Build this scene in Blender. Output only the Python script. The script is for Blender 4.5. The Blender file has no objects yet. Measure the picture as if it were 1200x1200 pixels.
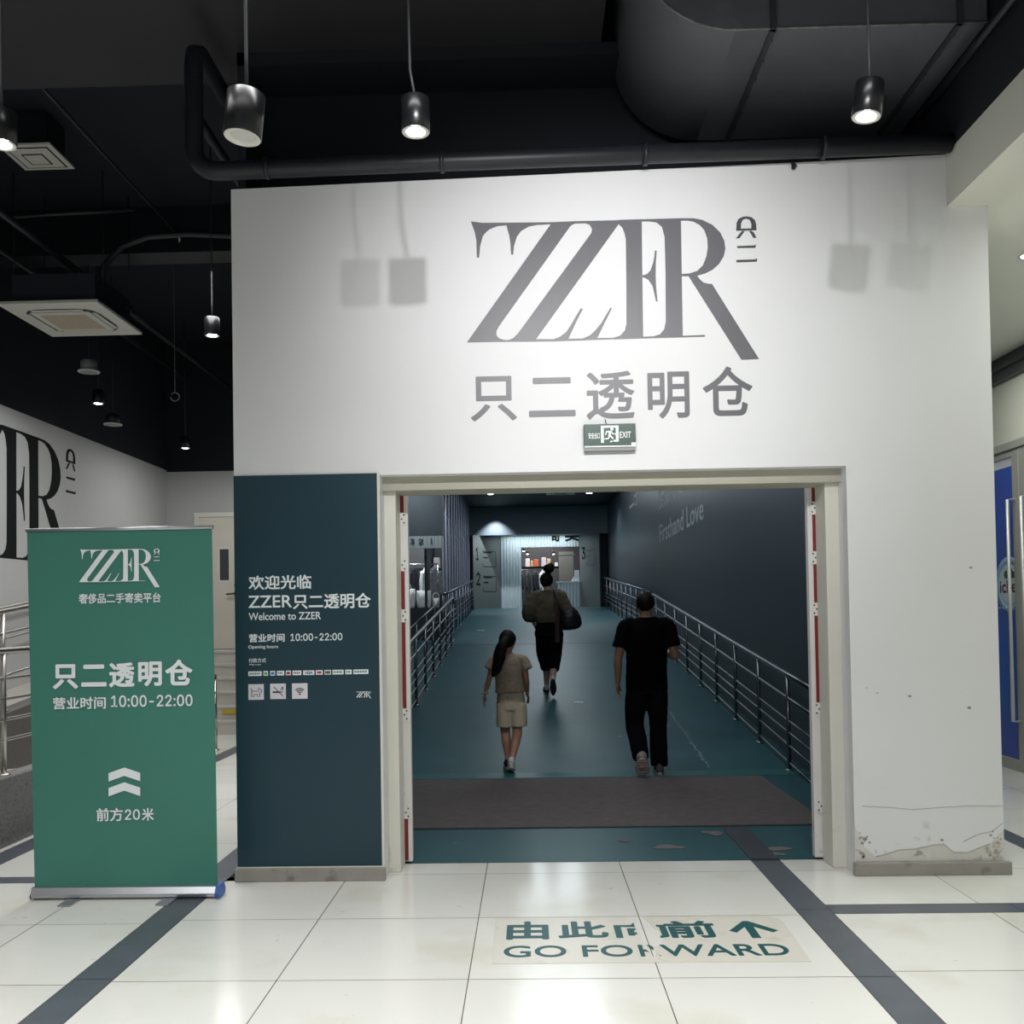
import bpy, bmesh, math, random
from mathutils import Vector, Matrix, noise as mnoise
from mathutils.geometry import tessellate_polygon
SC = bpy.context.scene
COL = SC.collection
PI = math.pi
random.seed(7)
# ------------------------------------------------------------------ camera
cam_d = bpy.data.cameras.new('camera'); cam = bpy.data.objects.new('camera', cam_d); COL.objects.link(cam)
cam_d.sensor_fit = 'HORIZONTAL'; cam_d.sensor_width = 36.0; cam_d.lens = 1109.0 * 36.0 / 1200.0
cam_d.shift_x = (600 - 592.34) / 1200.0; cam_d.shift_y = (697.67 - 600) / 1200.0
cam_d.clip_end = 200
RGT = Vector((0.99955491, 0.0249058, -0.01642175)); UPV = Vector((0.01690954, -0.01950288, 0.9996668)); FWD = Vector((-0.02457723, 0.99949954, 0.01991535))
m = Matrix((RGT, UPV, -FWD)).transposed().to_4x4(); m.translation = Vector((0, 0, 1.5)); cam.matrix_world = m
SC.camera = cam
# ------------------------------------------------------------------ world, exposure
w = bpy.data.worlds.new('world'); SC.world = w; w.use_nodes = True
bg = w.node_tree.nodes['Background']; bg.inputs[0].default_value = (0.95, 0.97, 1.0, 1); bg.inputs[1].default_value = 0.25
SC.view_settings.view_transform = 'Standard'; SC.view_settings.look = 'None'
SC.view_settings.exposure = 0.0; SC.view_settings.gamma = 1.0; SC.view_settings.use_curve_mapping = False
# ------------------------------------------------------------------ lights
def area(name, loc, sx, sy, power, rot=(0, 0, 0), col=(1, 1, 1), spread=180):
    l = bpy.data.lights.new(name, 'AREA'); l.shape = 'RECTANGLE'; l.size = sx; l.size_y = sy; l.energy = power; l.color = col; l.spread = math.radians(spread)
    o = bpy.data.objects.new(name, l); o.location = loc; o.rotation_euler = rot; COL.objects.link(o); return o
def spot(name, loc, target, power, angle, blend=0.6, rad=0.03, col=(1, 1, 1)):
    l = bpy.data.lights.new(name, 'SPOT'); l.energy = power; l.spot_size = math.radians(angle); l.spot_blend = blend; l.shadow_soft_size = rad; l.color = col
    o = bpy.data.objects.new(name, l); o.location = loc
    o.rotation_euler = (Vector(target) - Vector(loc)).to_track_quat('-Z', 'Y').to_euler(); COL.objects.link(o); return o
# rows of ceiling light over the hall behind the viewpoint
area('hall_ceiling_light', (0.2, 0.6, 4.6), 5.0, 2.6, 118, (0, 0, 0), (1, 0.995, 0.985), 120)
area('hall_ceiling_light', (0.0, 2.9, 4.9), 3.2, 0.4, 46, (0, 0, 0), (1, 0.995, 0.985), 100)
area('hall_ceiling_light', (-2.9, 2.6, 4.7), 1.2, 2.0, 34, (0, 0, 0), (1, 0.99, 0.97), 120)
# the spotlights on the track that throw the pendant lamps' shadows on the wall
for sx, tx, pw in ((-0.159, 0.25, 165), (0.177, 0.0, 78), (0.494, 1.10, 62), (0.916, 0.75, 138)):
    spot('logo_spotlight', (sx, 2.06, 3.79), (tx, 5.41, 3.0), pw, 62, 1.0, 0.026, (1, 0.995, 0.985))
# ramp hall at the left, corridor at the right
area('ramp_hall_light', (-2.6, 8.4, 4.4), 0.7, 4.0, 85, (0, 0, 0), (1, 1, 1), 130)  # added light without a fixture, brightens the floor and the granite face
area('ramp_hall_light', (-4.3, 7.6, 3.72), 0.8, 4.0, 40)
area('ramp_hall_light', (-3.9, 11.9, 3.7), 0.8, 0.8, 20)
area('corridor_light', (3.5, 6.2, 3.70), 0.9, 4.5, 68, (0, 0, 0), (0.97, 1.0, 0.92))
# passage: downlights at its end and the lit shop
spot('passage_downlight_beam', (-1.02, 29.82, 4.84), (-1.02, 29.82, 0), 230, 94, 0.7, 0.03, (0.9, 0.95, 1))
spot('passage_downlight_beam', (1.76, 26.8, 4.84), (2.1, 26.0, 1.5), 130, 110, 0.9, 0.05, (0.85, 0.93, 1))
area('passage_light', (0.4, 24.0, 4.85), 1.6, 6.0, 105, (0, 0, 0), (0.82, 0.93, 1))
area('passage_light', (0.4, 14.5, 4.85), 1.4, 5.0, 70, (0, 0, 0), (0.85, 0.95, 1))
area('passage_light', (0.4, 8.6, 4.85), 1.6, 2.6, 48, (0, 0, 0), (0.92, 0.97, 1))
area('shop_light', (0.3, 33.6, 4.3), 2.0, 2.0, 75)
area('shop_light', (0.4, 31.7, 4.5), 1.6, 0.3, 45, (math.radians(15), 0, 0))
area('shop_front_light', (0.35, 30.62, 4.02), 2.2, 0.12, 18, (math.radians(12), 0, 0), (0.85, 0.95, 1))
area('side_shop_light', (-2.4, 19.75, 4.0), 1.0, 0.3, 75, (math.radians(8), 0, 0), (0.88, 0.95, 1))
area('side_shop_light', (-2.4, 18.6, 4.3), 0.8, 0.3, 12, (math.radians(20), 0, 0), (0.88, 0.95, 1))  # added light without a fixture, lifts the ribbed sign band
# ------------------------------------------------------------------ materials
def lin(c):
    return tuple((v / 12.92 if v <= 0.04045 else ((v + 0.055) / 1.055) ** 2.4) for v in [x / 255.0 for x in c])
MATS = {}
def mat(name, rgb, rough=0.5, metal=0.0, var=0.06, vs=3.0, bump=0.0, bs=60.0, emit=0.0, spec=0.5, coat=0.0, trans=0.0, alpha=1.0):
    if name in MATS: return MATS[name]
    M = bpy.data.materials.new(name); M.use_nodes = True; nt = M.node_tree; p = nt.nodes['Principled BSDF']
    c = lin(rgb)
    p.inputs['Roughness'].default_value = rough; p.inputs['Metallic'].default_value = metal
    p.inputs['Specular IOR Level'].default_value = spec; p.inputs['Coat Weight'].default_value = coat
    p.inputs['Transmission Weight'].default_value = trans; p.inputs['Alpha'].default_value = alpha
    tc = nt.nodes.new('ShaderNodeTexCoord')
    if var > 0:
        n = nt.nodes.new('ShaderNodeTexNoise'); n.inputs['Scale'].default_value = vs; n.inputs['Detail'].default_value = 4
        nt.links.new(tc.outputs['Object'], n.inputs['Vector'])
        r = nt.nodes.new('ShaderNodeMapRange'); r.inputs[1].default_value = 0.3; r.inputs[2].default_value = 0.7
        r.inputs[3].default_value = 1 - var; r.inputs[4].default_value = 1 + var
        nt.links.new(n.outputs[0], r.inputs[0])
        mx = nt.nodes.new('ShaderNodeVectorMath'); mx.operation = 'SCALE'; mx.inputs[0].default_value = c
        nt.links.new(r.outputs[0], mx.inputs['Scale']); nt.links.new(mx.outputs[0], p.inputs['Base Color'])
    else:
        p.inputs['Base Color'].default_value = (*c, 1)
    if bump > 0:
        n2 = nt.nodes.new('ShaderNodeTexNoise'); n2.inputs['Scale'].default_value = bs; n2.inputs['Detail'].default_value = 5
        nt.links.new(tc.outputs['Object'], n2.inputs['Vector'])
        b = nt.nodes.new('ShaderNodeBump'); b.inputs['Strength'].default_value = bump; b.inputs['Distance'].default_value = 0.01
        nt.links.new(n2.outputs[0], b.inputs['Height']); nt.links.new(b.outputs[0], p.inputs['Normal'])
    if emit > 0:
        p.inputs['Emission Color'].default_value = (*c, 1); p.inputs['Emission Strength'].default_value = emit
    MATS[name] = M; return M

def stain(M, rgb, scale, lo, hi, amount=1.0, zmax=None, dist=0.0):
    """mix a second colour where a noise passes a threshold (dirt, wear, peeling); optionally only below a height"""
    nt = M.node_tree; p = nt.nodes['Principled BSDF']
    tc = nt.nodes.new('ShaderNodeTexCoord'); n = nt.nodes.new('ShaderNodeTexNoise')
    n.inputs['Scale'].default_value = scale; n.inputs['Detail'].default_value = 6; n.inputs['Distortion'].default_value = dist
    nt.links.new(tc.outputs['Object'], n.inputs['Vector'])
    r = nt.nodes.new('ShaderNodeMapRange'); r.inputs[1].default_value = lo; r.inputs[2].default_value = hi; r.inputs[4].default_value = amount
    nt.links.new(n.outputs[0], r.inputs[0]); fac = r.outputs[0]
    if zmax:
        s = nt.nodes.new('ShaderNodeSeparateXYZ'); nt.links.new(tc.outputs['Object'], s.inputs[0])
        r2 = nt.nodes.new('ShaderNodeMapRange'); r2.inputs[1].default_value = zmax; r2.inputs[2].default_value = zmax * 0.35
        nt.links.new(s.outputs['Z'], r2.inputs[0])
        mu = nt.nodes.new('ShaderNodeMath'); mu.operation = 'MULTIPLY'
        nt.links.new(fac, mu.inputs[0]); nt.links.new(r2.outputs[0], mu.inputs[1]); fac = mu.outputs[0]
    mx = nt.nodes.new('ShaderNodeMix'); mx.data_type = 'RGBA'
    old = p.inputs['Base Color'].links
    if old: nt.links.new(old[0].from_socket, mx.inputs[6])
    else: mx.inputs[6].default_value = p.inputs['Base Color'].default_value
    mx.inputs[7].default_value = (*lin(rgb), 1)
    nt.links.new(fac, mx.inputs[0]); nt.links.new(mx.outputs[2], p.inputs['Base Color'])
    return M

def island(M, amt):
    """slight brightness change from tile to tile"""
    nt = M.node_tree; p = nt.nodes['Principled BSDF']
    g = nt.nodes.new('ShaderNodeNewGeometry'); r = nt.nodes.new('ShaderNodeMapRange'); r.inputs[3].default_value = 1 - amt; r.inputs[4].default_value = 1
    nt.links.new(g.outputs['Random Per Island'], r.inputs[0])
    mx = nt.nodes.new('ShaderNodeVectorMath'); mx.operation = 'SCALE'
    l = p.inputs['Base Color'].links[0]; nt.links.new(l.from_socket, mx.inputs[0]); nt.links.new(r.outputs[0], mx.inputs['Scale'])
    nt.links.new(mx.outputs[0], p.inputs['Base Color']); return M

WALLW = stain(stain(mat('white_paint', (230, 231, 233), 0.55, var=0.02, vs=1.2, bump=0.05, bs=25), (190, 190, 186), 9, 0.66, 0.72, 0.5, 0.55, 1.0), (150, 148, 142), 14, 0.70, 0.74, 0.8, 0.35, 2.0)
GREYW = mat('grey_white_paint', (186, 187, 185), 0.6, var=0.03, vs=1.0)
CORRW = mat('corridor_paint', (226, 226, 214), 0.6, var=0.02, vs=1.0)
BLACKP = mat('black_paint', (22, 27, 36), 0.8, var=0.12, vs=2.0)
BLACKG = mat('black_gloss_metal', (30, 33, 39), 0.42, 0.0, var=0.12, vs=4.0)
DUCT = stain(mat('painted_duct', (98, 100, 106), 0.5, 0.0, var=0.12, vs=2.0), (116, 117, 119), 5, 0.62, 0.75, 0.5)
TILE = island(stain(stain(mat('white_tile', (228, 228, 222), 0.16, var=0.025, vs=1.5), (206, 202, 178), 1.6, 0.56, 0.75, 0.55), (150, 146, 128), 11, 0.70, 0.78, 0.5, None, 1.5), 0.05)
STRIPE = stain(mat('slate_tile', (84, 90, 98), 0.35, var=0.1, vs=6), (140, 136, 124), 7, 0.68, 0.76, 0.5)
GROUT = mat('grout', (110, 106, 92), 0.8, var=0.3, vs=8)
TEALF = stain(stain(mat('teal_epoxy', (34, 84, 92), 0.42, var=0.10, vs=2.0), (46, 100, 106), 1.3, 0.5, 0.8, 0.6), (150, 160, 158), 6, 0.715, 0.74, 0.8, None, 1.0)
TEALW = mat('teal_wall', (52, 66, 76), 0.40, var=0.05, vs=1.0)
PASSC = mat('passage_ceiling_paint', (30, 36, 44), 0.6, var=0.05)
BULK = mat('bulkhead_paint', (122, 134, 142), 0.6, var=0.03)
PANELG = mat('board_grey', (104, 112, 112), 0.55, var=0.04)
SKIRT = stain(mat('skirting_tile', (150, 147, 140), 0.5, var=0.10, vs=7), (96, 92, 84), 9, 0.6, 0.72, 0.7)
CREAM = stain(mat('cream_paint', (226, 224, 214), 0.45, var=0.02), (170, 166, 152), 8, 0.66, 0.75, 0.5, 0.4)
LINTEL = mat('lintel_shaded', (178, 176, 162), 0.55, var=0.03)  # the shade at the head of the opening is put into this grey
WHITEM = stain(mat('white_metal', (232, 230, 228), 0.35, var=0.02), (150, 148, 146), 14, 0.68, 0.74, 0.5)
RED = mat('red_seal', (128, 36, 40), 0.5, var=0.08, vs=9)
DARKGAP = mat('dark_matte', (30, 30, 32), 0.7)
STEEL = mat('stainless_steel', (196, 198, 200), 0.25, 1.0, var=0.04)
PSTEEL = mat('passage_steel', (120, 124, 130), 0.3, 1.0, var=0.04)
STEELD = mat('worn_steel', (186, 183, 176), 0.34, 1.0, var=0.06)
ALU = mat('aluminium', (190, 193, 198), 0.35, 0.9, var=0.03)
GREEN = mat('banner_green', (64, 128, 114), 0.5, var=0.03, vs=1.5)
PTEAL = mat('panel_teal', (24, 58, 70), 0.4, var=0.04, vs=1.0)
PRINTW = mat('white_print', (240, 246, 248), 0.5, var=0.0)
PRINTG = mat('grey_vinyl', (102, 102, 108), 0.4, var=0.05, vs=6)
PRINTD = mat('dark_grey_vinyl', (72, 73, 78), 0.4, var=0.05, vs=6)
PRINTK = mat('black_vinyl', (16, 18, 20), 0.85, var=0.0, spec=0.2)
PRINTT = mat('teal_print', (24, 82, 84), 0.4, var=0.06, vs=8)
STICKW = stain(mat('sticker_film', (214, 211, 200), 0.3, var=0.03), (186, 180, 160), 6, 0.58, 0.7, 0.5)
BLUEC = mat('blue_cap', (40, 92, 168), 0.4, var=0.05)
GRANITE = stain(mat('granite', (128, 127, 124), 0.6, var=0.1, vs=2, bump=0.1, bs=120), (98, 97, 96), 70, 0.5, 0.6, 0.8)
STONE = mat('pale_stone', (198, 195, 186), 0.5, var=0.05)
YELLOW = mat('yellow_sticker', (196, 172, 60), 0.5, var=0.05)
MATM = mat('mat_pile', (98, 92, 92), 0.95, var=0.12, vs=14, bump=0.3, bs=300)
GREENS = mat('exit_green', (34, 72, 60), 0.35, var=0.05)
LAMP = mat('lamp_glow', (255, 252, 245), 0.5, var=0.0, emit=14.0)
LAMPS = mat('small_lamp_glow', (240, 247, 255), 0.5, var=0.0, emit=10.0)
LENS = mat('frosted_lens', (206, 206, 202), 0.4, var=0.04, vs=30)
OFFW = mat('off_white_plastic', (222, 221, 212), 0.4, var=0.02)
FILTER = mat('filter_mesh', (196, 182, 158), 0.7, var=0.06, vs=30)
GLASS = mat('glass', (225, 235, 240), 0.03, var=0.0, trans=0.0, alpha=0.18, spec=0.6)
BLUEP = stain(mat('blue_poster', (48, 106, 206), 0.35, var=0.1, vs=0.9), (84, 88, 184), 0.7, 0.45, 0.65, 0.7)
LBLUE = mat('pale_blue_print', (150, 196, 232), 0.4, var=0.03)
RIBW = mat('ribbed_white', (206, 218, 222), 0.35, 0.0, var=0.03)
FIN = mat('fin_metal', (176, 178, 198), 0.4, 0.2, var=0.04)
DARKIN = mat('shop_dark', (52, 52, 54), 0.7, var=0.1)
SHOPG = mat('shop_grey', (120, 118, 114), 0.7, var=0.05)

# ------------------------------------------------------------------ mesh helpers
class MB:
    def __init__(s): s.b = bmesh.new()
    def quad(s, pts, mi=0):
        f = s.b.faces.new([s.b.verts.new(p) for p in pts]); f.material_index = mi; return f
    def box(s, x0, y0, z0, x1, y1, z1, mi=0):
        v = [s.b.verts.new(p) for p in ((x0, y0, z0), (x1, y0, z0), (x1, y1, z0), (x0, y1, z0), (x0, y0, z1), (x1, y0, z1), (x1, y1, z1), (x0, y1, z1))]
        for f in ((3, 2, 1, 0), (4, 5, 6, 7), (0, 1, 5, 4), (1, 2, 6, 5), (2, 3, 7, 6), (3, 0, 4, 7)):
            s.b.faces.new([v[i] for i in f]).material_index = mi
        return s
    def prism(s, pts, vec, mi=0):
        """closed polygon (3-D points) pushed along vec"""
        a = [s.b.verts.new(p) for p in pts]; d = [s.b.verts.new(Vector(p) + Vector(vec)) for p in pts]; n = len(pts)
        fs = [s.b.faces.new(a), s.b.faces.new(d[::-1])]
        for i in range(n): fs.append(s.b.faces.new((a[i], d[i], d[(i + 1) % n], a[(i + 1) % n])))
        for f in fs: f.material_index = mi
        return s
    def tube(s, pts, r, n=12, mi=0, cap=True):
        pts = [Vector(p) for p in pts]; rr = r if isinstance(r, (list, tuple)) else [r] * len(pts)
        rings = []; up = None
        for i, p in enumerate(pts):
            t = (pts[min(i + 1, len(pts) - 1)] - pts[max(i - 1, 0)]).normalized()
            if up is None:
                up = Vector((0, 0, 1)) if abs(t.z) < 0.9 else Vector((1, 0, 0))
            sx = t.cross(up).normalized(); up = sx.cross(t).normalized()
            rings.append([s.b.verts.new(p + (sx * math.cos(2 * PI * k / n) + up * math.sin(2 * PI * k / n)) * rr[i]) for k in range(n)])
        for a, c in zip(rings, rings[1:]):
            for k in range(n):
                f = s.b.faces.new((a[k], a[(k + 1) % n], c[(k + 1) % n], c[k])); f.material_index = mi; f.smooth = True
        if cap:
            s.b.faces.new(rings[0][::-1]).material_index = mi; s.b.faces.new(rings[-1]).material_index = mi
        return s
    def lathe(s, prof, c=(0, 0, 0), n=28, mi=0, axis='Z', cap=True):
        """profile [(r,h)] turned around a vertical axis"""
        rings = []
        for r, h in prof:
            ring = []
            for k in range(n):
                a = 2 * PI * k / n; x, y = r * math.cos(a), r * math.sin(a)
                q = (x, y, h) if axis == 'Z' else ((x, h, y) if axis == 'Y' else (h, x, y))
                ring.append(s.b.verts.new(Vector(c) + Vector(q)))
            rings.append(ring)
        for a, d in zip(rings, rings[1:]):
            for k in range(n):
                f = s.b.faces.new((a[k], a[(k + 1) % n], d[(k + 1) % n], d[k])); f.material_index = mi; f.smooth = True
        for ring in (rings[0], rings[-1]) if cap else ():
            try: s.b.faces.new(ring).material_index = mi
            except ValueError: pass
        return s
    def loft(s, rings, n=20, sub=3, mi=0):
        """rings: (center, half_width, half_depth[, tilt side vector]); smooth closed body through them"""
        R = [(Vector(r[0]), r[1], r[2]) for r in rings]
        P = []
        for i in range(len(R) - 1):
            p0 = R[max(i - 1, 0)]; p1 = R[i]; p2 = R[i + 1]; p3 = R[min(i + 2, len(R) - 1)]
            for k in range(sub):
                t = k / sub
                def cr(a, b, c, d): return 0.5 * ((2 * b) + (c - a) * t + (2 * a - 5 * b + 4 * c - d) * t * t + (3 * b - a - 3 * c + d) * t ** 3)
                P.append((cr(p0[0], p1[0], p2[0], p3[0]), max(cr(p0[1], p1[1], p2[1], p3[1]), 0.002), max(cr(p0[2], p1[2], p2[2], p3[2]), 0.002)))
        P.append(R[-1]); vr = []; sx = None
        for i, (p, a, b_) in enumerate(P):
            t = (P[min(i + 1, len(P) - 1)][0] - P[max(i - 1, 0)][0]).normalized()
            if sx is None: sx = Vector((1, 0, 0)) if abs(t.x) < 0.85 else Vector((0, 0, 1))
            sx = (sx - t * sx.dot(t)).normalized(); sy = t.cross(sx)
            vr.append([s.b.verts.new(p + sx * (a * math.cos(2 * PI * k / n)) + sy * (b_ * math.sin(2 * PI * k / n))) for k in range(n)])
        for a, c in zip(vr, vr[1:]):
            for k in range(n):
                f = s.b.faces.new((a[k], a[(k + 1) % n], c[(k + 1) % n], c[k])); f.material_index = mi; f.smooth = True
        s.b.faces.new(vr[0][::-1]).material_index = mi; s.b.faces.new(vr[-1]).material_index = mi
        return s
    def ball(s, c, rx, ry, rz, mi=0, n=16):
        g = bmesh.ops.create_uvsphere(s.b, u_segments=n, v_segments=max(8, n * 3 // 4), radius=1)
        for v in g['verts']: v.co = Vector((c[0] + v.co.x * rx, c[1] + v.co.y * ry, c[2] + v.co.z * rz))
        for f in {f for v in g['verts'] for f in v.link_faces}: f.smooth = True; f.material_index = mi
        return s
    def build(s, name, mats, parent=None, bevel=0.0, normals=True):
        if normals: bmesh.ops.recalc_face_normals(s.b, faces=s.b.faces)
        me = bpy.data.meshes.new(name); s.b.to_mesh(me); s.b.free()
        for mm in (mats if isinstance(mats, (list, tuple)) else [mats]): me.materials.append(mm)
        o = bpy.data.objects.new(name, me); COL.objects.link(o)
        if parent is not None:
            o.parent = parent
            o.matrix_parent_inverse = Matrix.Translation(parent.location).inverted() if parent.type == 'EMPTY' else Matrix.Identity(4)
            if parent.type != 'EMPTY' and parent.parent is not None: pass
        if bevel > 0:
            bv = o.modifiers.new('bevel', 'BEVEL'); bv.width = bevel; bv.segments = 2; bv.limit_method = 'ANGLE'
        return o
def tag(o, label, cat, group=None, kind=None):
    o['label'] = label; o['category'] = cat
    if group: o['group'] = group
    if kind: o['kind'] = kind
    return o
def struct(o, label=None, cat=None):
    o['kind'] = 'structure'
    if label: o['label'] = label
    if cat: o['category'] = cat
    return o
def thing(name, loc, label, cat, group=None):
    o = bpy.data.objects.new(name, None); o.empty_display_size = 0.1; COL.objects.link(o); o.location = loc
    return tag(o, label, cat, group)
def dup(root, delta, label, group=None):
    """copy of a thing with copies of its parts and sub-parts, moved by delta"""
    r = root.copy(); COL.objects.link(r); r.location = root.location + Vector(delta); r['label'] = label
    if group: r['group'] = group
    for ch in list(root.children):
        c = ch.copy(); COL.objects.link(c); c.parent = r
        for g in list(ch.children):
            d = g.copy(); COL.objects.link(d); d.parent = c
    return r
# plane frames: (origin, u, v, outward normal)
def fr_wall(y): return (Vector((0, y, 0)), Vector((1, 0, 0)), Vector((0, 0, 1)), Vector((0, -1, 0)))
FR_FLOOR = (Vector((0, 0, 0)), Vector((1, 0, 0)), Vector((0, 1, 0)), Vector((0, 0, 1)))
def fr_left(x): return (Vector((x, 0, 0)), Vector((0, 1, 0)), Vector((0, 0, 1)), Vector((1, 0, 0)))     # u = +Y
def fr_right(x): return (Vector((x, 0, 0)), Vector((0, -1, 0)), Vector((0, 0, 1)), Vector((-1, 0, 0)))  # u = -Y
try: LATIN = bpy.data.fonts.load(bpy.utils.system_resource('DATAFILES') + '/fonts/Inter.woff2')   # Blender's own typeface
except Exception: LATIN = None
def text_bm(body, bold=0.0, thick=0.02):
    """writing in the built-in typeface; bold thickens the strokes evenly"""
    cu = bpy.data.curves.new('t', 'FONT'); cu.body = body
    if LATIN and body.isascii() and not any(c.isalpha() for c in body): cu.font = LATIN   # figures
    cu.extrude = thick; cu.resolution_u = 5
    o = bpy.data.objects.new('t', cu); COL.objects.link(o)
    me = bpy.data.meshes.new_from_object(o.evaluated_get(bpy.context.evaluated_depsgraph_get()))
    b = bmesh.new(); b.from_mesh(me); base = b.verts[:]
    if bold > 0:
        for k in range(8):
            a = 2 * PI * k / 8 + PI / 8; n0 = len(b.verts); b.from_mesh(me); b.verts.ensure_lookup_table()
            for v in b.verts[n0:]: v.co.x += bold * math.cos(a); v.co.y += bold * math.sin(a); v.co.z -= 0.0025 * (k + 1) if v.co.z > 0 else 0
    bpy.data.objects.remove(o); bpy.data.curves.remove(cu); bpy.data.meshes.remove(me)
    return b
def put(b, fr, box, depth=0.0015):
    """fit a flat bmesh (x,y) into box (u0,v0,u1,v1) of a plane frame, depth thick"""
    xs = [v.co.x for v in b.verts]; ys = [v.co.y for v in b.verts]; zs = [v.co.z for v in b.verts]
    x0, x1, y0, y1 = min(xs), max(xs), min(ys), max(ys); z0, z1 = min(zs), max(zs)
    O, U, V, N = fr
    for v in b.verts:
        u = box[0] + (v.co.x - x0) / (x1 - x0) * (box[2] - box[0]); q = box[1] + (v.co.y - y0) / (y1 - y0) * (box[3] - box[1])
        v.co = O + U * u + V * q + N * (depth * (v.co.z - z0) / max(z1 - z0, 1e-6))
    return b
def lettering(body, fr, box, M, parent, bold=0.0, name='lettering', cut=None, depth=0.0015):
    b = text_bm(body, bold); put(b, fr, box, depth)
    if cut:
        for co, no in cut:
            bmesh.ops.bisect_plane(b, geom=b.verts[:] + b.edges[:] + b.faces[:], plane_co=co, plane_no=no, clear_outer=True)
    x = MB(); x.b.free(); x.b = b
    return x.build(name, M, parent, normals=False)
def logo_bm(polys, fr, box=None, depth=0.0015):
    xs = [p[0] for q in polys for p in q]; ys = [p[1] for q in polys for p in q]
    x0, x1, y0, y1 = min(xs), max(xs), min(ys), max(ys)
    if box is None: box = (x0, y0, x1, y1)
    O, U, V, N = fr; x = MB()
    for i, q in enumerate(polys):
        d = depth + 0.00004 * i; n = len(q)
        pts = [O + U * (box[0] + (p[0] - x0) / (x1 - x0) * (box[2] - box[0])) + V * (box[1] + (p[1] - y0) / (y1 - y0) * (box[3] - box[1])) for p in q]
        lo = [x.b.verts.new(p) for p in pts]; hi = [x.b.verts.new(p + N * d) for p in pts]
        for tri in tessellate_polygon([[Vector((p[0], p[1], 0)) for p in q]]):
            if len(set(tri)) == 3:
                f = x.b.faces.new([hi[k] for k in tri]); f.normal_update()
                if f.normal.dot(N) < 0: f.normal_flip()
        for k in range(n): x.b.faces.new((lo[k], lo[(k + 1) % n], hi[(k + 1) % n], hi[k]))
    return x
# ================================================================== THE SETTING
GR = 0.0022
def tiles(b, xs, ys, mi, z=0.0):
    for x0, x1 in zip(xs, xs[1:]):
        for y0, y1 in zip(ys, ys[1:]):
            b.quad(((x0 + GR, y0 + GR, z), (x1 - GR, y0 + GR, z), (x1 - GR, y1 - GR, z), (x0 + GR, y1 - GR, z)), mi)
fl = MB()
fl.quad(((-6.5, -4, -0.004), (6.5, -4, -0.004), (6.5, 16, -0.004), (-6.5, 16, -0.004)), 2)
mid_y = [-4, -3.18, -2.39, -1.6, -0.81, -0.02, 0.77, 1.56, 2.35, 3.13, 3.92, 4.71, 5.505, 5.745]
tiles(fl, [-1.762, -1.07, -0.275, 0.515, 1.306], mid_y, 0)
rows_l = [-4, -3.0, -2.26, -1.49, -0.72, 0.05, 0.82, 1.59, 2.36, 3.13, 3.89, 4.66, 5.40]
tiles(fl, [-3.30, -2.47, -1.935], rows_l, 0)
tiles(fl, [-3.30, -2.47, -1.935], [5.53, 6.3, 7.07, 7.84, 8.61, 9.38, 10.15, 10.92, 11.69, 12.3, 13.5], 0)
tiles(fl, [-6.5, -5.2, -4.4, -3.47], rows_l + [5.53, 6.3, 7.07, 7.84, 8.61, 9.38, 10.15, 10.92, 11.69, 12.3, 13.5], 0)
tiles(fl, [-3.30, -2.47, -1.935], [5.40, 5.53], 1)
tiles(fl, [-6.5, -3.47], [5.40, 5.53], 1)
tiles(fl, [-1.935, -1.762], [-4, -2.4, -0.8, 0.8, 2.36, 3.95, 5.5, 7.1], 1)
tiles(fl, [-1.762, -1.65], [5.4, 6.2, 7.0], 0)
tiles(fl, [-3.47, -3.30], [-4, -1, 1.5, 3, 5.4, 7, 8.6, 10.2, 11.8, 13.5], 1)
tiles(fl, [1.306, 1.475], [-4, -2.4, -0.8, 0.8, 2.36, 3.92, 4.8, 5.745], 1)
tiles(fl, [1.475, 2.245, 3.03], [-4, -3.2, -2.4, -1.6, -0.8, 0, 0.8, 1.6, 2.4, 3.18, 3.974, 4.722], 0)
tiles(fl, [1.475, 2.245, 3.03], [4.87, 5.507, 6.2, 7, 7.8, 8.6, 9.4, 10.2, 11, 12], 0)
tiles(fl, [1.475, 2.4, 3.03], [4.722, 4.87], 1)
tiles(fl, [3.03, 3.17], [-4, -2, 0, 2, 4, 6, 8, 10, 12], 1)
tiles(fl, [3.17, 3.96, 4.6, 6.5], [-4, -3.2, -2.4, -1.6, -0.8, 0, 0.8, 1.6, 2.4, 3.18, 3.974, 4.722, 5.5, 6.3, 7.1, 7.9, 8.7, 9.5, 10.3, 11.1, 12], 0)
struct(fl.build('floor', [TILE, STRIPE, GROUT]))
# entrance wall: one white wall with the wide opening
H0, H1 = 3.993, 4.081
ew = MB()
def wallpoly(pts, y0=5.41, y1=5.745): ew.prism([(x, y0, z) for x, z in pts], (0, y1 - y0, 0))
wallpoly([(-1.69, 0), (-0.845, 0), (-0.845, 2.312), (-0.845, 4.01), (-1.69, H0)])
wallpoly([(-0.845, 2.312), (1.815, 2.312), (1.815, 4.064), (-0.845, 4.01)])
wallpoly([(1.815, 0), (2.645, 0), (2.645, 3.78), (2.42, 3.78), (2.42, H1), (1.815, 4.064), (1.815, 2.312)])
bmesh.ops.remove_doubles(ew.b, verts=ew.b.verts, dist=0.0005)
struct(ew.build('wall_entrance', WALLW))
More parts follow.
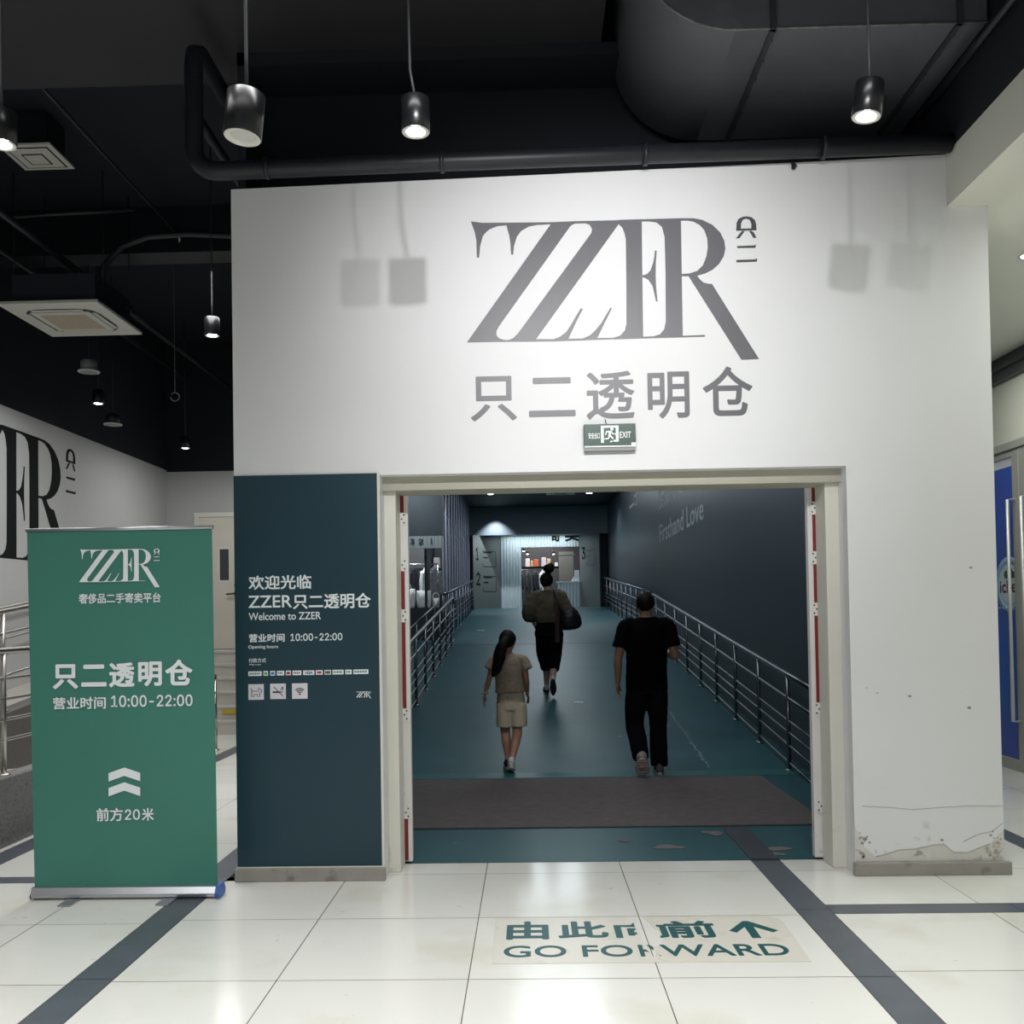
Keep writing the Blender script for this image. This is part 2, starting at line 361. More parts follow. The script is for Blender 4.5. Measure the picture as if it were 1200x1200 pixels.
# black upper wall above the white paint
uw = MB(); uw.box(-1.75, 6.12, 3.95, 4.6, 6.22, 5.5); uw.box(-1.75, 5.70, 3.9, 2.45, 6.2, 3.95)
struct(uw.build('wall_upper', BLACKP))
wall = bpy.data.objects['wall_entrance']
b = MB(); b.prism([(1.818, 5.4098, .075), (2.643, 5.4098, .075), (2.643, 5.4098, .24), (2.61, 5.4098, .21), (2.57, 5.4098, .165), (2.50, 5.4098, .14), (2.44, 5.4098, .115), (2.36, 5.4098, .12), (2.31, 5.4098, .165), (2.25, 5.4098, .16), (2.15, 5.4098, .14), (2.06, 5.4098, .135), (1.98, 5.4098, .11), (1.93, 5.4098, .10), (1.87, 5.4098, .15), (1.84, 5.4098, .22), (1.818, 5.4098, .26)], (0, -.0015, 0)); b.build('flaking_plaster', stain(mat('bare_plaster', (214, 212, 206), .8, var=.06, vs=12), (150, 146, 136), 16, .58, .68, .8), wall)
b = MB(); b.tube([(1.93, 5.409, .10), (1.98, 5.409, .112), (2.06, 5.409, .137), (2.15, 5.409, .142), (2.25, 5.409, .162), (2.31, 5.409, .167), (2.36, 5.409, .122), (2.44, 5.409, .117), (2.50, 5.409, .142), (2.57, 5.409, .167)], .0035, 6)
b.tube([(1.86, 5.4092, .385), (2.02, 5.4092, .375), (2.14, 5.4092, .362), (2.3, 5.4092, .372), (2.46, 5.4092, .380), (2.64, 5.4092, .376)], .0016, 6); b.tube([(2.42, 5.4092, .18), (2.50, 5.4092, .22), (2.58, 5.4092, .235), (2.64, 5.4092, .28)], .002, 6); b.build('plaster_crack', mat('crack_grey', (182, 179, 172), .8), wall)
rn = random.Random(5); b = MB()
for k in range(26):
    x = 1.83 + .07 * rn.random() if k < 14 else rn.uniform(2.56, 2.64); z = .08 + .16 * rn.random(); r = rn.uniform(.004, .014)
    b.prism([(x + r * rn.uniform(.5, 1) * math.cos(a), 5.4085, z + r * rn.uniform(.5, 1) * math.sin(a)) for a in [2 * PI * j / 7 for j in range(7)]], (0, -.001, 0))
for x, z, r in ((1.96, 1.02, .006), (2.14, 1.0, .010), (2.47, .93, .012), (2.50, 1.72, .010), (1.90, 1.05, .004), (2.30, .19, .010)): b.prism([(x + r * math.cos(a), 5.4085, z + r * .7 * math.sin(a)) for a in [2 * PI * j / 7 for j in range(7)]], (0, -.001, 0))
b.build('wall_scuff', mat('scuff_grey', (158, 154, 146), .8, var=.2, vs=30), wall)
# skirting at the foot of the wall
for nm, x0, x1 in (('baseboard_left', -1.70, -0.84), ('baseboard_right', 1.80, 2.67)):
    b = MB(); b.box(x0, 5.372, 0, x1, 5.412, 0.072)
    struct(b.build(nm, SKIRT, bevel=0.004))
# lintel box, jamb blocks and dark gaps of the opening
b = MB(); b.box(-0.845, 5.50, 2.232, 1.815, 5.745, 2.314); struct(b.build('trim_1', LINTEL, bevel=0.003))
b = MB(); b.box(-0.846, 5.55, 0, -0.775, 5.745, 2.236); struct(b.build('trim_2', CREAM, bevel=0.006))
b = MB(); b.box(1.735, 5.55, 0, 1.816, 5.745, 2.236); struct(b.build('trim_3', CREAM, bevel=0.006))
# left hall: wall, back wall, black upper walls
b = MB(); b.box(-5.35, -4, 0, -5.2, 13.65, 3.66); struct(b.build('wall_left', GREYW))
b = MB(); b.box(-5.2, 13.5, 0, -3.25, 13.65, 3.63); struct(b.build('wall_back', GREYW))
b = MB(); b.box(-5.36, -4, 3.66, -5.21, 13.66, 5.5); b.box(-5.36, 13.51, 3.63, -3.25, 13.66, 5.5); struct(b.build('wall_upper_left', BLACKP))
b = MB(); b.box(-3.32, 11.0, 0.0, -3.26, 13.5, 5.5); struct(b.build('wall_ramp_hall', GREYW))
# ceiling with beams
b = MB(); b.box(-6, -4, 5.5, 6, 16, 5.6); struct(b.build('ceiling', BLACKP))
b = MB(); b.box(-6, 1.6, 5.0, 0.5, 6.07, 5.5); struct(b.build('ceiling_beam', mat('beam_paint', (46, 46, 50), 0.7, var=0.1)))
b = MB(); b.box(-5.2, 9.0, 5.05, -1.7, 9.3, 5.5); struct(b.build('ceiling_beam_cross', BLACKG))
# white bulkhead along the right, its corridor ceiling, right wall
b = MB(); b.prism([(2.42, 5.41, 3.78), (2.42, -4, 3.78), (2.42, -4, 4.081), (2.42, 5.41, 4.081)], (0.16, 0, 0)); b.box(2.58, -4, 3.78, 4.42, 5.745, 3.84); b.box(2.65, 5.745, 3.78, 4.42, 12, 3.84)
b.box(2.42, 5.41, 3.78, 2.65, 5.745, 4.08)
struct(b.build('ceiling_corridor', CORRW))
b = MB(); b.box(2.42, -4, 4.081, 2.5, 6.2, 5.5); struct(b.build('wall_upper_right', BLACKP))
b = MB(); b.box(4.42, -4, 0, 4.6, 7.0, 3.8); b.box(4.42, 9.62, 0, 4.6, 12, 3.8); b.box(4.42, 7.0, 2.99, 4.6, 9.62, 3.8); struct(b.build('wall_right', CORRW))
b = MB(); b.box(2.65, 12.0, 0, 4.6, 12.1, 3.8); struct(b.build('wall_corridor_end', CORRW))
b = MB(); b.box(4.36, 3, 3.57, 4.42, 12, 3.78); b.box(4.33, 3, 3.66, 4.36, 12, 3.69); struct(b.build('trim_4', mat('dark_trim', (74, 78, 80), 0.4)))
# glass double door in the right wall
dr = MB()
for y0, y1 in ((7.0, 7.06), (8.45, 8.555), (8.565, 8.68), (9.56, 9.62)): dr.box(4.40, y0, 0.0, 4.46, y1, 2.99)
for y0, y1 in ((7.06, 8.45), (8.68, 9.56)):
    dr.box(4.40, y0, 2.86, 4.46, y1, 2.92); dr.box(4.40, y0, 0.0, 4.46, y1, 0.10)
dr.box(4.38, 7.0, 2.92, 4.47, 9.62, 2.99)
door = struct(dr.build('door_2', mat('door_aluminium', (182, 182, 176), 0.4, 0.15), bevel=0.003))
b = MB(); b.box(4.435, 7.06, 0.1, 4.44, 8.45, 2.86); b.box(4.435, 8.68, 0.1, 4.44, 9.56, 2.86); b.build('pane', GLASS, door)
b = MB(); b.box(4.428, 8.69, 0.10, 4.433, 9.54, 2.78); po = b.build('poster', BLUEP, door)
b = MB(); b.box(4.428, 7.2, 0.10, 4.433, 8.44, 2.78); b.build('poster', mat('blue_poster_plain', (74, 96, 190), 0.35), door)
b = MB(); b.lathe([(0.255, 0.0), (0.255, -0.002), (0.195, -0.002), (0.195, 0.0)], (4.4278, 8.83, 1.70), 40, axis='X', cap=False); b.build('emblem_ring', LBLUE, po)
b = MB(); b.lathe([(0.19, 0.0), (0.19, -0.0015)], (4.4278, 8.83, 1.70), 36, axis='X'); b.build('emblem_disc', mat('emblem_white', (214, 226, 236), 0.4), po)
lettering('iche', fr_right(4.426), (-9.0, 1.62, -8.70, 1.74), mat('maroon_print', (96, 34, 44), 0.5), po, 0.02)
lettering('• • • • • • •', fr_right(4.4255), (-9.02, 1.475, -8.64, 1.492), PRINTW, po, 0.01)
b = MB()
for c in ((8.80, 1.80, .05), (8.88, 1.79, .04), (8.75, 1.785, .035)): b.lathe([(c[2], 0), (c[2] * .8, -.004)], (4.426, c[0], c[1]), 10, axis='X')
b.build('emblem_leaf', mat('leaf_green', (50, 110, 84), 0.5), po)
for yy in (8.64, 8.40):
    b = MB(); b.tube([(4.40, yy, 2.46), (4.335, yy, 2.46), (4.335, yy, 0.46), (4.40, yy, 0.46)], 0.016, 10); b.build('pull_handle', mat('satin_handle', (206, 206, 202), .35, .4), door)
# grey door with its frame in the back wall
d1 = MB()
d1.box(-4.79, 13.46, 1.06, -4.73, 13.52, 2.964); d1.box(-4.79, 13.46, 2.965, -3.6, 13.52, 3.03); d1.box(-3.66, 13.46, 1.06, -3.6, 13.52, 2.964)
d1 = struct(d1.build('door_1', OFFW))
b = MB(); b.box(-4.73, 13.475, 1.07, -3.66, 13.515, 2.962); lf = b.build('door_leaf', mat('door_beige', (214, 208, 194), 0.5, var=0.02), d1)
b = MB(); b.box(-4.445, 13.468, 2.03, -4.275, 13.476, 2.525); b.build('viewing_frame', OFFW, lf)
b = MB(); b.box(-4.425, 13.464, 2.055, -4.295, 13.47, 2.50); b.build('viewing_pane', mat('dark_glass', (60, 68, 70), 0.1), lf)
b = MB(); b.tube([(-4.20, 13.475, 1.86), (-4.20, 13.42, 1.86), (-4.32, 13.42, 1.85)], 0.012, 10); b.lathe([(0.028, 0), (0.028, -0.012)], (-4.20, 13.476, 1.86), 16, axis='Y'); b.lathe([(0.02, 0), (0.02, -0.02)], (-4.20, 13.476, 1.98), 14, axis='Y'); b.build('door_handle', mat('dark_steel', (70, 70, 72), 0.35, 0.8), lf)
# landing and steps in front of that door, granite ramp walls
b = MB(); b.box(-5.2, 13.15, 0, -3.3, 13.5, 1.06)
for i in range(6):
    b.box(-5.2, 12.19 + 0.16 * i, 0, -3.3, 12.19 + 0.16 * (i + 1), 0.1767 * (i + 1) - 0.03); b.box(-5.2, 12.175 + 0.16 * i, 0.1767 * (i + 1) - 0.03, -3.3, 12.19 + 0.16 * (i + 1) + 0.02, 0.1767 * (i + 1))
st = struct(b.build('floor_steps', STONE))
b = MB(); b.box(-4.04, 12.328, 0.255, -3.82, 12.336, 0.318); b.build('step_sticker', YELLOW, st)
b = MB(); b.prism([(-3.52, 3.0, 0), (-3.52, 3.0, 0.46), (-3.52, 6.9, 0.46), (-3.52, 10.4, 0.06), (-3.52, 10.4, 0)], (-0.16, 0, 0)); struct(b.build('wall_ramp_outer', GRANITE, bevel=0.01))
b = MB(); b.prism([(-3.68, 3.0, 0), (-3.68, 3.0, 0.36), (-3.68, 6.9, 0.36), (-3.68, 10.4, 0.02), (-3.68, 10.4, 0)], (-0.72, 0, 0)); b.prism([(-4.56, 3.0, 0), (-4.56, 3.0, 0.40), (-4.56, 6.0, 0.42), (-4.56, 11.2, 1.06), (-4.56, 12.19, 1.06), (-4.56, 12.19, 0)], (-0.64, 0, 0)); struct(b.build('floor_ramp_hall', mat('ramp_stone', (176, 173, 165), 0.6, var=0.06)))
b = MB(); b.prism([(-4.40, 3.0, 0), (-4.40, 3.0, 0.50), (-4.40, 6.0, 0.52), (-4.40, 11.2, 1.12), (-4.40, 11.2, 0)], (-0.16, 0, 0)); struct(b.build('wall_ramp_inner', mat('dark_granite', (96, 94, 90), 0.6, var=0.12, vs=30)))

# ------------------------------------------------------------------ the passage beyond the opening
YS, ZS, YE, ZE = 18.15, 0.92, 30.2, 1.69
def rz(y): return 0.0 if y <= 8.95 else (0.1 * (y - 8.95) if y <= YS else (ZS + (y - YS) * (ZE - ZS) / (YE - YS) if y <= YE else ZE))
b = MB()
b.quad(((-1.7, 5.745, 0.002), (2.55, 5.745, 0.002), (2.55, 8.95, 0.002), (-1.7, 8.95, 0.002)))
for y0, y1 in ((8.95, 13.4), (13.4, YS), (YS, 19.5), (19.5, YE), (YE, 36)):
    xl = -1.7 if y0 < 13.4 else (-3.2 if y0 < 19.5 else -2.1)
    b.quad(((xl, y0, rz(y0) + 0.002), (2.55, y0, rz(y0) + 0.002), (2.55, y1, rz(y1) + 0.002), (xl, y1, rz(y1) + 0.002)))
fp = struct(b.build('floor_passage', TEALF))
b = MB(); b.box(-1.7, YS - 0.02, ZS - 0.001, 2.55, YS + 0.02, ZS + 0.004); b.build('floor_joint', mat('joint_strip', (70, 112, 116), 0.4), fp)
b = MB(); b.box(-1.7, 8.66, 0.002, 2.55, 8.95, 0.006); b.build('ramp_edge_band', mat('pale_teal_paint', (44, 104, 106), 0.35, var=0.05), fp)
b = MB(); b.box(1.306, 5.75, 0.002, 1.475, 6.60, 0.006); b.build('floor_stripe', mat('worn_slate', (62, 66, 72), 0.4, var=0.12, vs=6), fp)
rnd = random.Random(3); b = MB()
for i in range(26):
    y = 9.05 + i * 0.13; x = 1.69 + rnd.uniform(-0.012, 0.012); wd = rnd.uniform(0.006, 0.02)
    b.quad(((x - wd, y, rz(y) + 0.005), (x + wd, y, rz(y) + 0.005), (x + wd * .6, y + rnd.uniform(.08, .15), rz(y + .12) + 0.0055), (x - wd * .6, y + .11, rz(y + .11) + 0.0055)))
b.build('worn_line', mat('chalky_wear', (104, 128, 130), 0.7), fp)
b = MB()
for cx, cy, n, r in ((0.87, 6.06, 9, .10), (1.22, 6.44, 8, .12), (1.52, 6.0, 7, .09), (0.6, 6.25, 6, .05), (1.50, 5.86, 7, .07)):
    pts = []
    for k in range(n):
        a = 2 * PI * k / n; q = r * rnd.uniform(.35, 1); pts.append((cx + q * 1.3 * math.cos(a), cy + q * 0.8 * math.sin(a), 0.004))
    b.prism(pts, (0, 0, 0.0008))
b.build('paint_scuff', mat('scuffed_screed', (112, 108, 108), 0.8, var=0.15, vs=30), fp)
b = MB(); b.box(2.55, 5.75, -0.1, 2.65, 36, 5.0); struct(b.build('wall_passage_right', TEALW))
b = MB(); b.box(-1.75, 5.75, 0, -1.70, 13.4, 5.0); b.box(-3.25, 13.4, 0, -1.7, 13.45, 5.0); b.box(-3.25, 13.45, 0, -3.2, 19.5, 5.0); b.box(-2.15, 19.55, 0, -2.1, 31, 5.0); struct(b.build('wall_passage_left', mat('passage_dark_paint', (40, 48, 56), 0.5, var=0.04)))
b = MB(); b.box(-1.75, 5.75, 4.92, 2.65, 13.4, 5.0); b.box(-3.25, 13.4, 4.92, 2.65, 36, 5.0); struct(b.build('ceiling_passage', PASSC))
# end of the passage: bulkhead, splayed boards' walls
b = MB(); b.box(-2.1, 30.2, 4.03, 2.55, 30.3, 4.92); b.box(-2.1, 30.3, 4.03, 2.55, 31.0, 4.08); struct(b.build('wall_bulkhead', BULK))
b = MB(); b.box(-2.1, 31.05, 1.6, -0.86, 31.12, 4.92); b.box(1.70, 31.05, 1.6, 2.55, 31.12, 4.92); struct(b.build('wall_passage_end', BULK))
# shop room behind
b = MB(); b.box(-1.6, 34.6, 1.6, 2.5, 34.7, 4.9); b.box(-1.6, 31.1, 1.6, -1.5, 34.6, 4.9); b.box(2.45, 31.1, 1.6, 2.5, 34.6, 4.9); struct(b.build('wall_shop', DARKIN))
# ---- traced outlines and writing positions (metres on their own surfaces)
LOGO = [[(-0.297,3.768),(-0.235,3.758),(-0.021,3.753),(0.171,3.751),(0.553,3.752),(0.553,3.74),(0.171,3.739),(0.053,3.739),(-0.095,3.74),(-0.235,3.746),(-0.287,3.747)],
  [(0.548,3.752),(0.688,3.754),(0.907,3.754),(0.98,3.752),(0.98,3.739),(0.907,3.74),(0.687,3.741),(0.548,3.74)],
  [(-0.297,3.768),(-0.276,3.706),(-0.267,3.654),(-0.266,3.557),(-0.253,3.557),(-0.246,3.623),(-0.229,3.682),(-0.21,3.704),(-0.191,3.719),(-0.146,3.736),(-0.095,3.74),(-0.094,3.755),(-0.235,3.758)],
  [(-0.096,3.755),(-0.088,3.723),(-0.077,3.678),(-0.071,3.634),(-0.068,3.569),(-0.056,3.569),(-0.051,3.618),(-0.033,3.673),(-0.007,3.706),(0.038,3.73),(0.082,3.737),(0.171,3.739),(0.171,3.751)],
  [(0.171,3.751),(0.311,3.753),(0.311,3.744),(0.277,3.728),(-0.147,3.153),(-0.16,3.128),(-0.16,3.105),(-0.146,3.087),(-0.12,3.077),(-0.091,3.073),(-0.091,3.065),(-0.331,3.067)],
  [(0.311,3.753),(0.553,3.752),(0.576,3.743),(0.551,3.728),(0.067,3.076),(0.067,3.062),(-0.091,3.065),(-0.091,3.074),(-0.065,3.085),(-0.035,3.114),(0.394,3.681),(0.4,3.703),(0.387,3.729),(0.355,3.743),(0.311,3.744)],
  [(-0.098,3.076),(0.067,3.076),(0.174,3.074),(0.518,3.074),(0.518,3.066),(0.174,3.061),(-0.098,3.065)],
  [(0.514,3.077),(0.683,3.076),(0.906,3.076),(1.032,3.078),(1.032,3.068),(0.906,3.067),(0.683,3.066),(0.513,3.065)],
  [(0.166,3.073),(0.203,3.086),(0.241,3.114),(0.271,3.158),(0.301,3.209),(0.327,3.249),(0.338,3.244),(0.3,3.172),(0.251,3.071),(0.251,3.065),(0.166,3.066)],
  [(0.335,3.074),(0.376,3.091),(0.409,3.121),(0.443,3.161),(0.47,3.205),(0.496,3.247),(0.505,3.245),(0.469,3.175),(0.417,3.073),(0.417,3.066),(0.335,3.066)],
  [(0.552,3.754),(0.685,3.754),(0.683,3.518),(0.68,3.067),(0.513,3.065),(0.521,3.076),(0.55,3.086),(0.576,3.114),(0.586,3.15),(0.59,3.372),(0.592,3.638),(0.585,3.676),(0.573,3.709),(0.551,3.73)],
  [(0.681,3.429),(0.707,3.436),(0.729,3.457),(0.745,3.501),(0.753,3.538),(0.757,3.571),(0.767,3.571),(0.761,3.501),(0.758,3.427),(0.76,3.353),(0.766,3.277),(0.757,3.278),(0.749,3.324),(0.739,3.368),(0.717,3.402),(0.696,3.416),(0.681,3.419)],
  [(0.685,3.754),(0.909,3.753),(0.908,3.512),(0.906,3.069),(0.68,3.067),(0.683,3.076),(0.74,3.077),(0.777,3.088),(0.801,3.116),(0.811,3.16),(0.815,3.44),(0.814,3.647),(0.8,3.707),(0.768,3.734),(0.724,3.741),(0.685,3.741)],
  [(0.909,3.753),(0.98,3.752),(1.031,3.741),(1.089,3.71),(1.132,3.665),(1.154,3.616),(1.159,3.572),(1.149,3.528),(1.121,3.484),(1.084,3.452),(1.039,3.431),(0.995,3.42),(0.952,3.418),(0.906,3.419),(0.907,3.432),(0.952,3.434),(0.996,3.447),(1.029,3.479),(1.05,3.53),(1.059,3.582),(1.057,3.634),(1.041,3.682),(1.016,3.712),(0.98,3.733),(0.943,3.74),(0.908,3.741)],
  [(0.946,3.418),(0.995,3.42),(1.01,3.398),(1.031,3.379),(1.06,3.371),(1.078,3.371),(1.337,2.932),(1.237,2.93),(0.966,3.385)],
  [(1.223,3.675),(1.226,3.718),(1.236,3.74),(1.258,3.752),(1.283,3.755),(1.312,3.749),(1.33,3.733),(1.337,3.711),(1.338,3.674),(1.309,3.68),(1.31,3.712),(1.301,3.734),(1.281,3.742),(1.261,3.735),(1.251,3.713),(1.25,3.682)],
  [(1.223,3.685),(1.339,3.684),(1.338,3.673),(1.223,3.673)],
  [(1.256,3.671),(1.272,3.671),(1.241,3.63),(1.219,3.629),(1.23,3.64),(1.241,3.655)],
  [(1.296,3.67),(1.311,3.67),(1.325,3.657),(1.337,3.629),(1.319,3.63),(1.307,3.653)],
  [(1.225,3.585),(1.323,3.586),(1.334,3.593),(1.33,3.572),(1.228,3.573)],
  [(1.22,3.505),(1.325,3.505),(1.34,3.511),(1.336,3.492),(1.222,3.491)]]
LOGO_MAIN = 15
WALL_TEXT = [('只', -0.315, 2.6095, -0.0505, 2.868),
  ('二', 0.019, 2.627, 0.286, 2.853),
  ('透', 0.3485, 2.605, 0.6235, 2.882),
  ('明', 0.6995, 2.6025, 0.9375, 2.8715),
  ('仓', 1.0135, 2.61, 1.297, 2.8935)]
PANEL_TEXT = [('欢迎光临', -1.6085, 1.664, -1.2455, 1.7455),
  ('ZZER', -1.611, 1.56, -1.3595, 1.63),
  ('只二透明仓', -1.3535, 1.5485, -0.9055, 1.6355),
  ('Welcome to ZZER', -1.6105, 1.4885, -1.193, 1.5315),
  ('营业时间', -1.6095, 1.3625, -1.404, 1.4105),
  ('10:00-22:00', -1.37, 1.366, -1.0715, 1.4085),
  ('Opening hours', -1.614, 1.321, -1.442, 1.346),
  ('付款方式', -1.613, 1.246, -1.513, 1.2705),
  ('Ways to pay', -1.611, 1.2285, -1.543, 1.2395)]
BADGES = [(0, -1.6155, 1.1695, -1.539, 1.1955),
  (1, -1.528, 1.17, -1.5025, 1.1965),
  (2, -1.489, 1.17, -1.461, 1.1965),
  (3, -1.45, 1.1705, -1.409, 1.1965),
  (4, -1.399, 1.1705, -1.37, 1.197),
  (5, -1.36, 1.1705, -1.31, 1.1965),
  (6, -1.299, 1.1705, -1.235, 1.1965),
  (7, -1.226, 1.171, -1.187, 1.197),
  (8, -1.176, 1.171, -1.139, 1.1975),
  (9, -1.1295, 1.171, -1.0665, 1.1975),
  (10, -1.0565, 1.1715, -1.02, 1.1975),
  (11, -1.01, 1.1715, -0.9245, 1.1975)]
ICONS = [('dog', -1.6165, 1.033, -1.5275, 1.122),
  ('smoke', -1.4905, 1.0355, -1.4005, 1.1235),
  ('wifi', -1.3645, 1.035, -1.2755, 1.1235)]
PANEL_LOGO = [('logo', -0.996, 1.032, -0.9105, 1.0725)]
BANNER_TEXT = [('奢侈品二手寄卖平台', -2.45, 1.5945, -2.0, 1.65),
  ('只', -2.5975, 1.132, -2.4585, 1.267),
  ('二', -2.4405, 1.143, -2.3015, 1.263),
  ('透', -2.2875, 1.138, -2.1475, 1.272),
  ('明', -2.1275, 1.141, -1.9975, 1.275),
  ('仓', -1.9795, 1.143, -1.83, 1.283)]
BANNER_TEXT2 = [('营业时间', -2.5965, 1.022, -2.3065, 1.088),
  ('10:00-22:00', -2.277, 1.03, -1.831, 1.0935),
  ('前方', -2.363, 0.413, -2.218, 0.485),
  ('20', -2.207, 0.4195, -2.1245, 0.4765),
  ('米', -2.1135, 0.4135, -2.0485, 0.483),
  ('chevron', -2.2945, 0.61, -2.1215, 0.703),
  ('chevron', -2.295, 0.53, -2.122, 0.623)]
BANNER_LOGO = [('logo', -2.449, 1.6775, -2.004, 1.892)]
EXIT = [('body', 0.329, 2.445, 0.6215, 2.5705),
  ('strip', 0.3305, 2.419, 0.62, 2.432),
  ('安全出口', 0.3545, 2.4875, 0.4185, 2.522),
  ('EXIT', 0.5315, 2.489, 0.5955, 2.5245),
  ('frame', 0.425, 2.463, 0.525, 2.56),
  ('sticker', 0.596, 2.446, 0.6205, 2.462)]
STICKER_TEXT = [('由', -0.131, 4.386, 0.0675, 4.6395),
  ('此', 0.1115, 4.4005, 0.3465, 4.633),
  ('向', 0.3775, 4.3985, 0.594, 4.6125),
  ('前', 0.617, 4.3925, 0.854, 4.628),
  ('arrow', 0.911, 4.3825, 1.139, 4.62)]
GO_FORWARD = (-0.138,4.161,1.118,4.303)
FAR = [('sign1', 0.772, 3.8565, 1.037, 4.3185),
  ('sign2', 1.2185, 3.847, 1.665, 4.3085),
  ('opening', -0.2305, 1.6925, 1.6955, 3.6775),
  ('counter', 0.9605, 1.683, 1.6855, 2.548),
  ('facade', -0.8985, 1.6985, 1.699, 4.0755)]
FARIN = [('bag', -0.0875, 3.162, 0.0615, 3.4745),
  ('bag', 0.0695, 3.159, 0.1795, 3.383),
  ('bag', 0.195, 3.1565, 0.3585, 3.4395),
  ('bag', 0.464, 3.1665, 0.627, 3.5245),
  ('bag', 0.6415, 3.164, 0.7905, 3.4615),
  ('bag', 0.922, 3.1145, 1.0405, 3.278),
  ('jacket', -0.2475, 2.2225, 0.3775, 3.0855),
  ('shelf', -0.2095, 3.0795, 1.0685, 3.139),
  ('wall', 1.068, 2.6175, 1.573, 3.5105),
  ('white', 1.539, 2.612, 1.776, 2.9685)]
ALC = [('band', -2.481, 2.881, -1.685, 3.128),
  ('front', -2.482, 1.6635, -1.686, 4.172),
  ('white', -2.262, 2.016, -1.944, 2.4395),
  ('whitebag', -2.3205, 1.6645, -2.0025, 2.0345),
  ('whiteleft', -2.497, 1.6865, -2.338, 2.092),
  ('dark', -2.4915, 2.056, -2.2615, 2.515),
  ('grey', -1.929, 1.659, -1.699, 2.452),
  ('box', -1.947, 2.5065, -1.8855, 2.7185),
  ('box', -1.8235, 2.504, -1.6905, 2.716),
  ('d1', -2.02, 2.9765, -1.9495, 3.091),
  ('d2', -2.25, 2.98, -2.144, 3.095),
  ('d3', -2.4095, 2.983, -2.321, 3.098)]
PANELS = [('1', -1.603, 3.28, -1.494, 3.663),
  ('2', -1.616, 2.4605, -1.425, 2.8425),
  ('box1', -1.496, 3.057, -1.032, 3.548),
  ('box2', -1.509, 2.238, -1.018, 2.729),
  ('3', 1.7475, 3.22, 1.8555, 3.602)]
# ================================================================== OBJECTS
# ---- folded-back door leaves in the opening (edge with red seal and hinge plates)
def door_leaf(x0, x1, sgn, label, reds, plates):
    t = thing('door_leaf', ((x0 + x1) / 2, 5.74, 0), label, 'door')
    b = MB()
    # thick edge profile, the leaf itself swings back and outwards behind it
    b.box(x0, 5.748, 0.012, x1, 5.80, 2.60)
    xo = x1 if sgn > 0 else x0
    b.prism([(xo - sgn * 0.045, 5.80, 0.012), (xo, 5.80, 0.012), (xo + sgn * 0.60, 6.45, 0.012), (xo + sgn * 0.565, 6.48, 0.012)], (0, 0, 2.588))
    b.build('leaf', WHITEM, t, bevel=0.002)
    mid = (x0 + x1) / 2 + sgn * 0.008
    for z0, z1 in reds:
        b = MB(); b.box(mid - 0.012, 5.742, z0, mid + 0.012, 5.75, z1); b.build('seal_strip', RED, t)
    for z in plates:
        b = MB(); b.box(mid - 0.024, 5.738, z - 0.038, mid + 0.024, 5.749, z + 0.038)
        for du, dz in ((-.014, -.024), (.014, -.024), (0, 0), (-.014, .024), (.014, .024)):
            b.lathe([(0.0052, 5.7365), (0.0052, 5.739)], (mid + du, 0, z + dz), 8, 1, axis='Y')
        b.build('hinge_plate', [WHITEM, DARKGAP], t)
    b = MB(); g = (x0 - 0.012, x0 - 0.002) if sgn < 0 else (x1 + 0.002, x1 + 0.012)
    b.box(g[0], 5.752, 0.0, g[1], 5.79, 2.6); b.build('dark_gap_strip', DARKGAP, t)  # shade of the gap beside the leaf, put in as a near-black strip
door_leaf(-0.786, -0.730, -1, 'white steel door leaf folded back beside the dark teal welcome panel', [(0.02, 0.27), (0.93, 1.46), (1.54, 1.78), (2.13, 2.25)], [0.31, 0.90, 1.50, 1.81, 2.09])
door_leaf(1.690, 1.755, 1, 'white steel door leaf folded back beside the bare white pillar', [(0.94, 1.46), (1.54, 1.77), (1.85, 2.07), (2.15, 2.25)], [0.32, 0.90, 1.50, 1.81, 2.11])

# ---- big grey logo and lettering on the entrance wall
F541 = fr_wall(5.4098)
t = thing('wall_logo', (0.5, 5.41, 3.06), 'large grey four-letter serif logo on white wall above the opening', 'logo')
logo_bm(LOGO[:LOGO_MAIN], F541).build('letter_strokes', PRINTG, t)
for q in (LOGO[LOGO_MAIN:LOGO_MAIN + 4], LOGO[LOGO_MAIN + 4:]): logo_bm(q, F541).build('small_character', PRINTD, t)['label'] = 'small dark grey character beside the last letter'
t = thing('wall_lettering', (0.5, 5.41, 2.62), 'row of five large grey Chinese characters above the exit sign', 'lettering')
for s, u0, v0, u1, v1 in WALL_TEXT: lettering(s, F541, (u0, v0, u1, v1), PRINTG, t, 0.017, 'character')

# ---- exit sign
E = {k[0]: k[1:] for k in EXIT}
t = thing('exit_sign', (0.475, 5.40, 2.42), 'green running-man exit sign on white wall above the opening', 'sign')
b = MB(); b.box(E['body'][0], 5.366, E['body'][1], E['body'][2], 5.4099, E['body'][3]); b.build('sign_body', GREENS, t, bevel=0.002)
b = MB(); b.box(E['strip'][0], 5.37, E['strip'][1], E['strip'][2], 5.4099, E['strip'][3] + 0.004); b.build('bottom_strip', mat('grey_strip', (140, 142, 142), 0.4), t)
b = MB(); b.box(E['strip'][0], 5.364, 2.4385, E['strip'][2], 5.368, 2.446); b.build('edge_line', PRINTW, t)
FE = fr_wall(5.3655)
lettering('安全出口', FE, E['安全出口'], PRINTW, t, 0.02); lettering('EXIT', FE, E['EXIT'], PRINTW, t, 0.015)
x0, z0, x1, z1 = E['frame']; b = MB(); yy = 5.3625
wd = 0.016
for q in ((x0, z0, x0 + wd, z1 - .012), (x0, z1 - 0.012, x1, z1), (x1 - wd, z0 + .016, x1, z1 - .012), (x1 - 0.03, z0 + .005, x1, z0 + 0.016)): b.box(q[0], yy, q[1], q[2], 5.366, q[3])
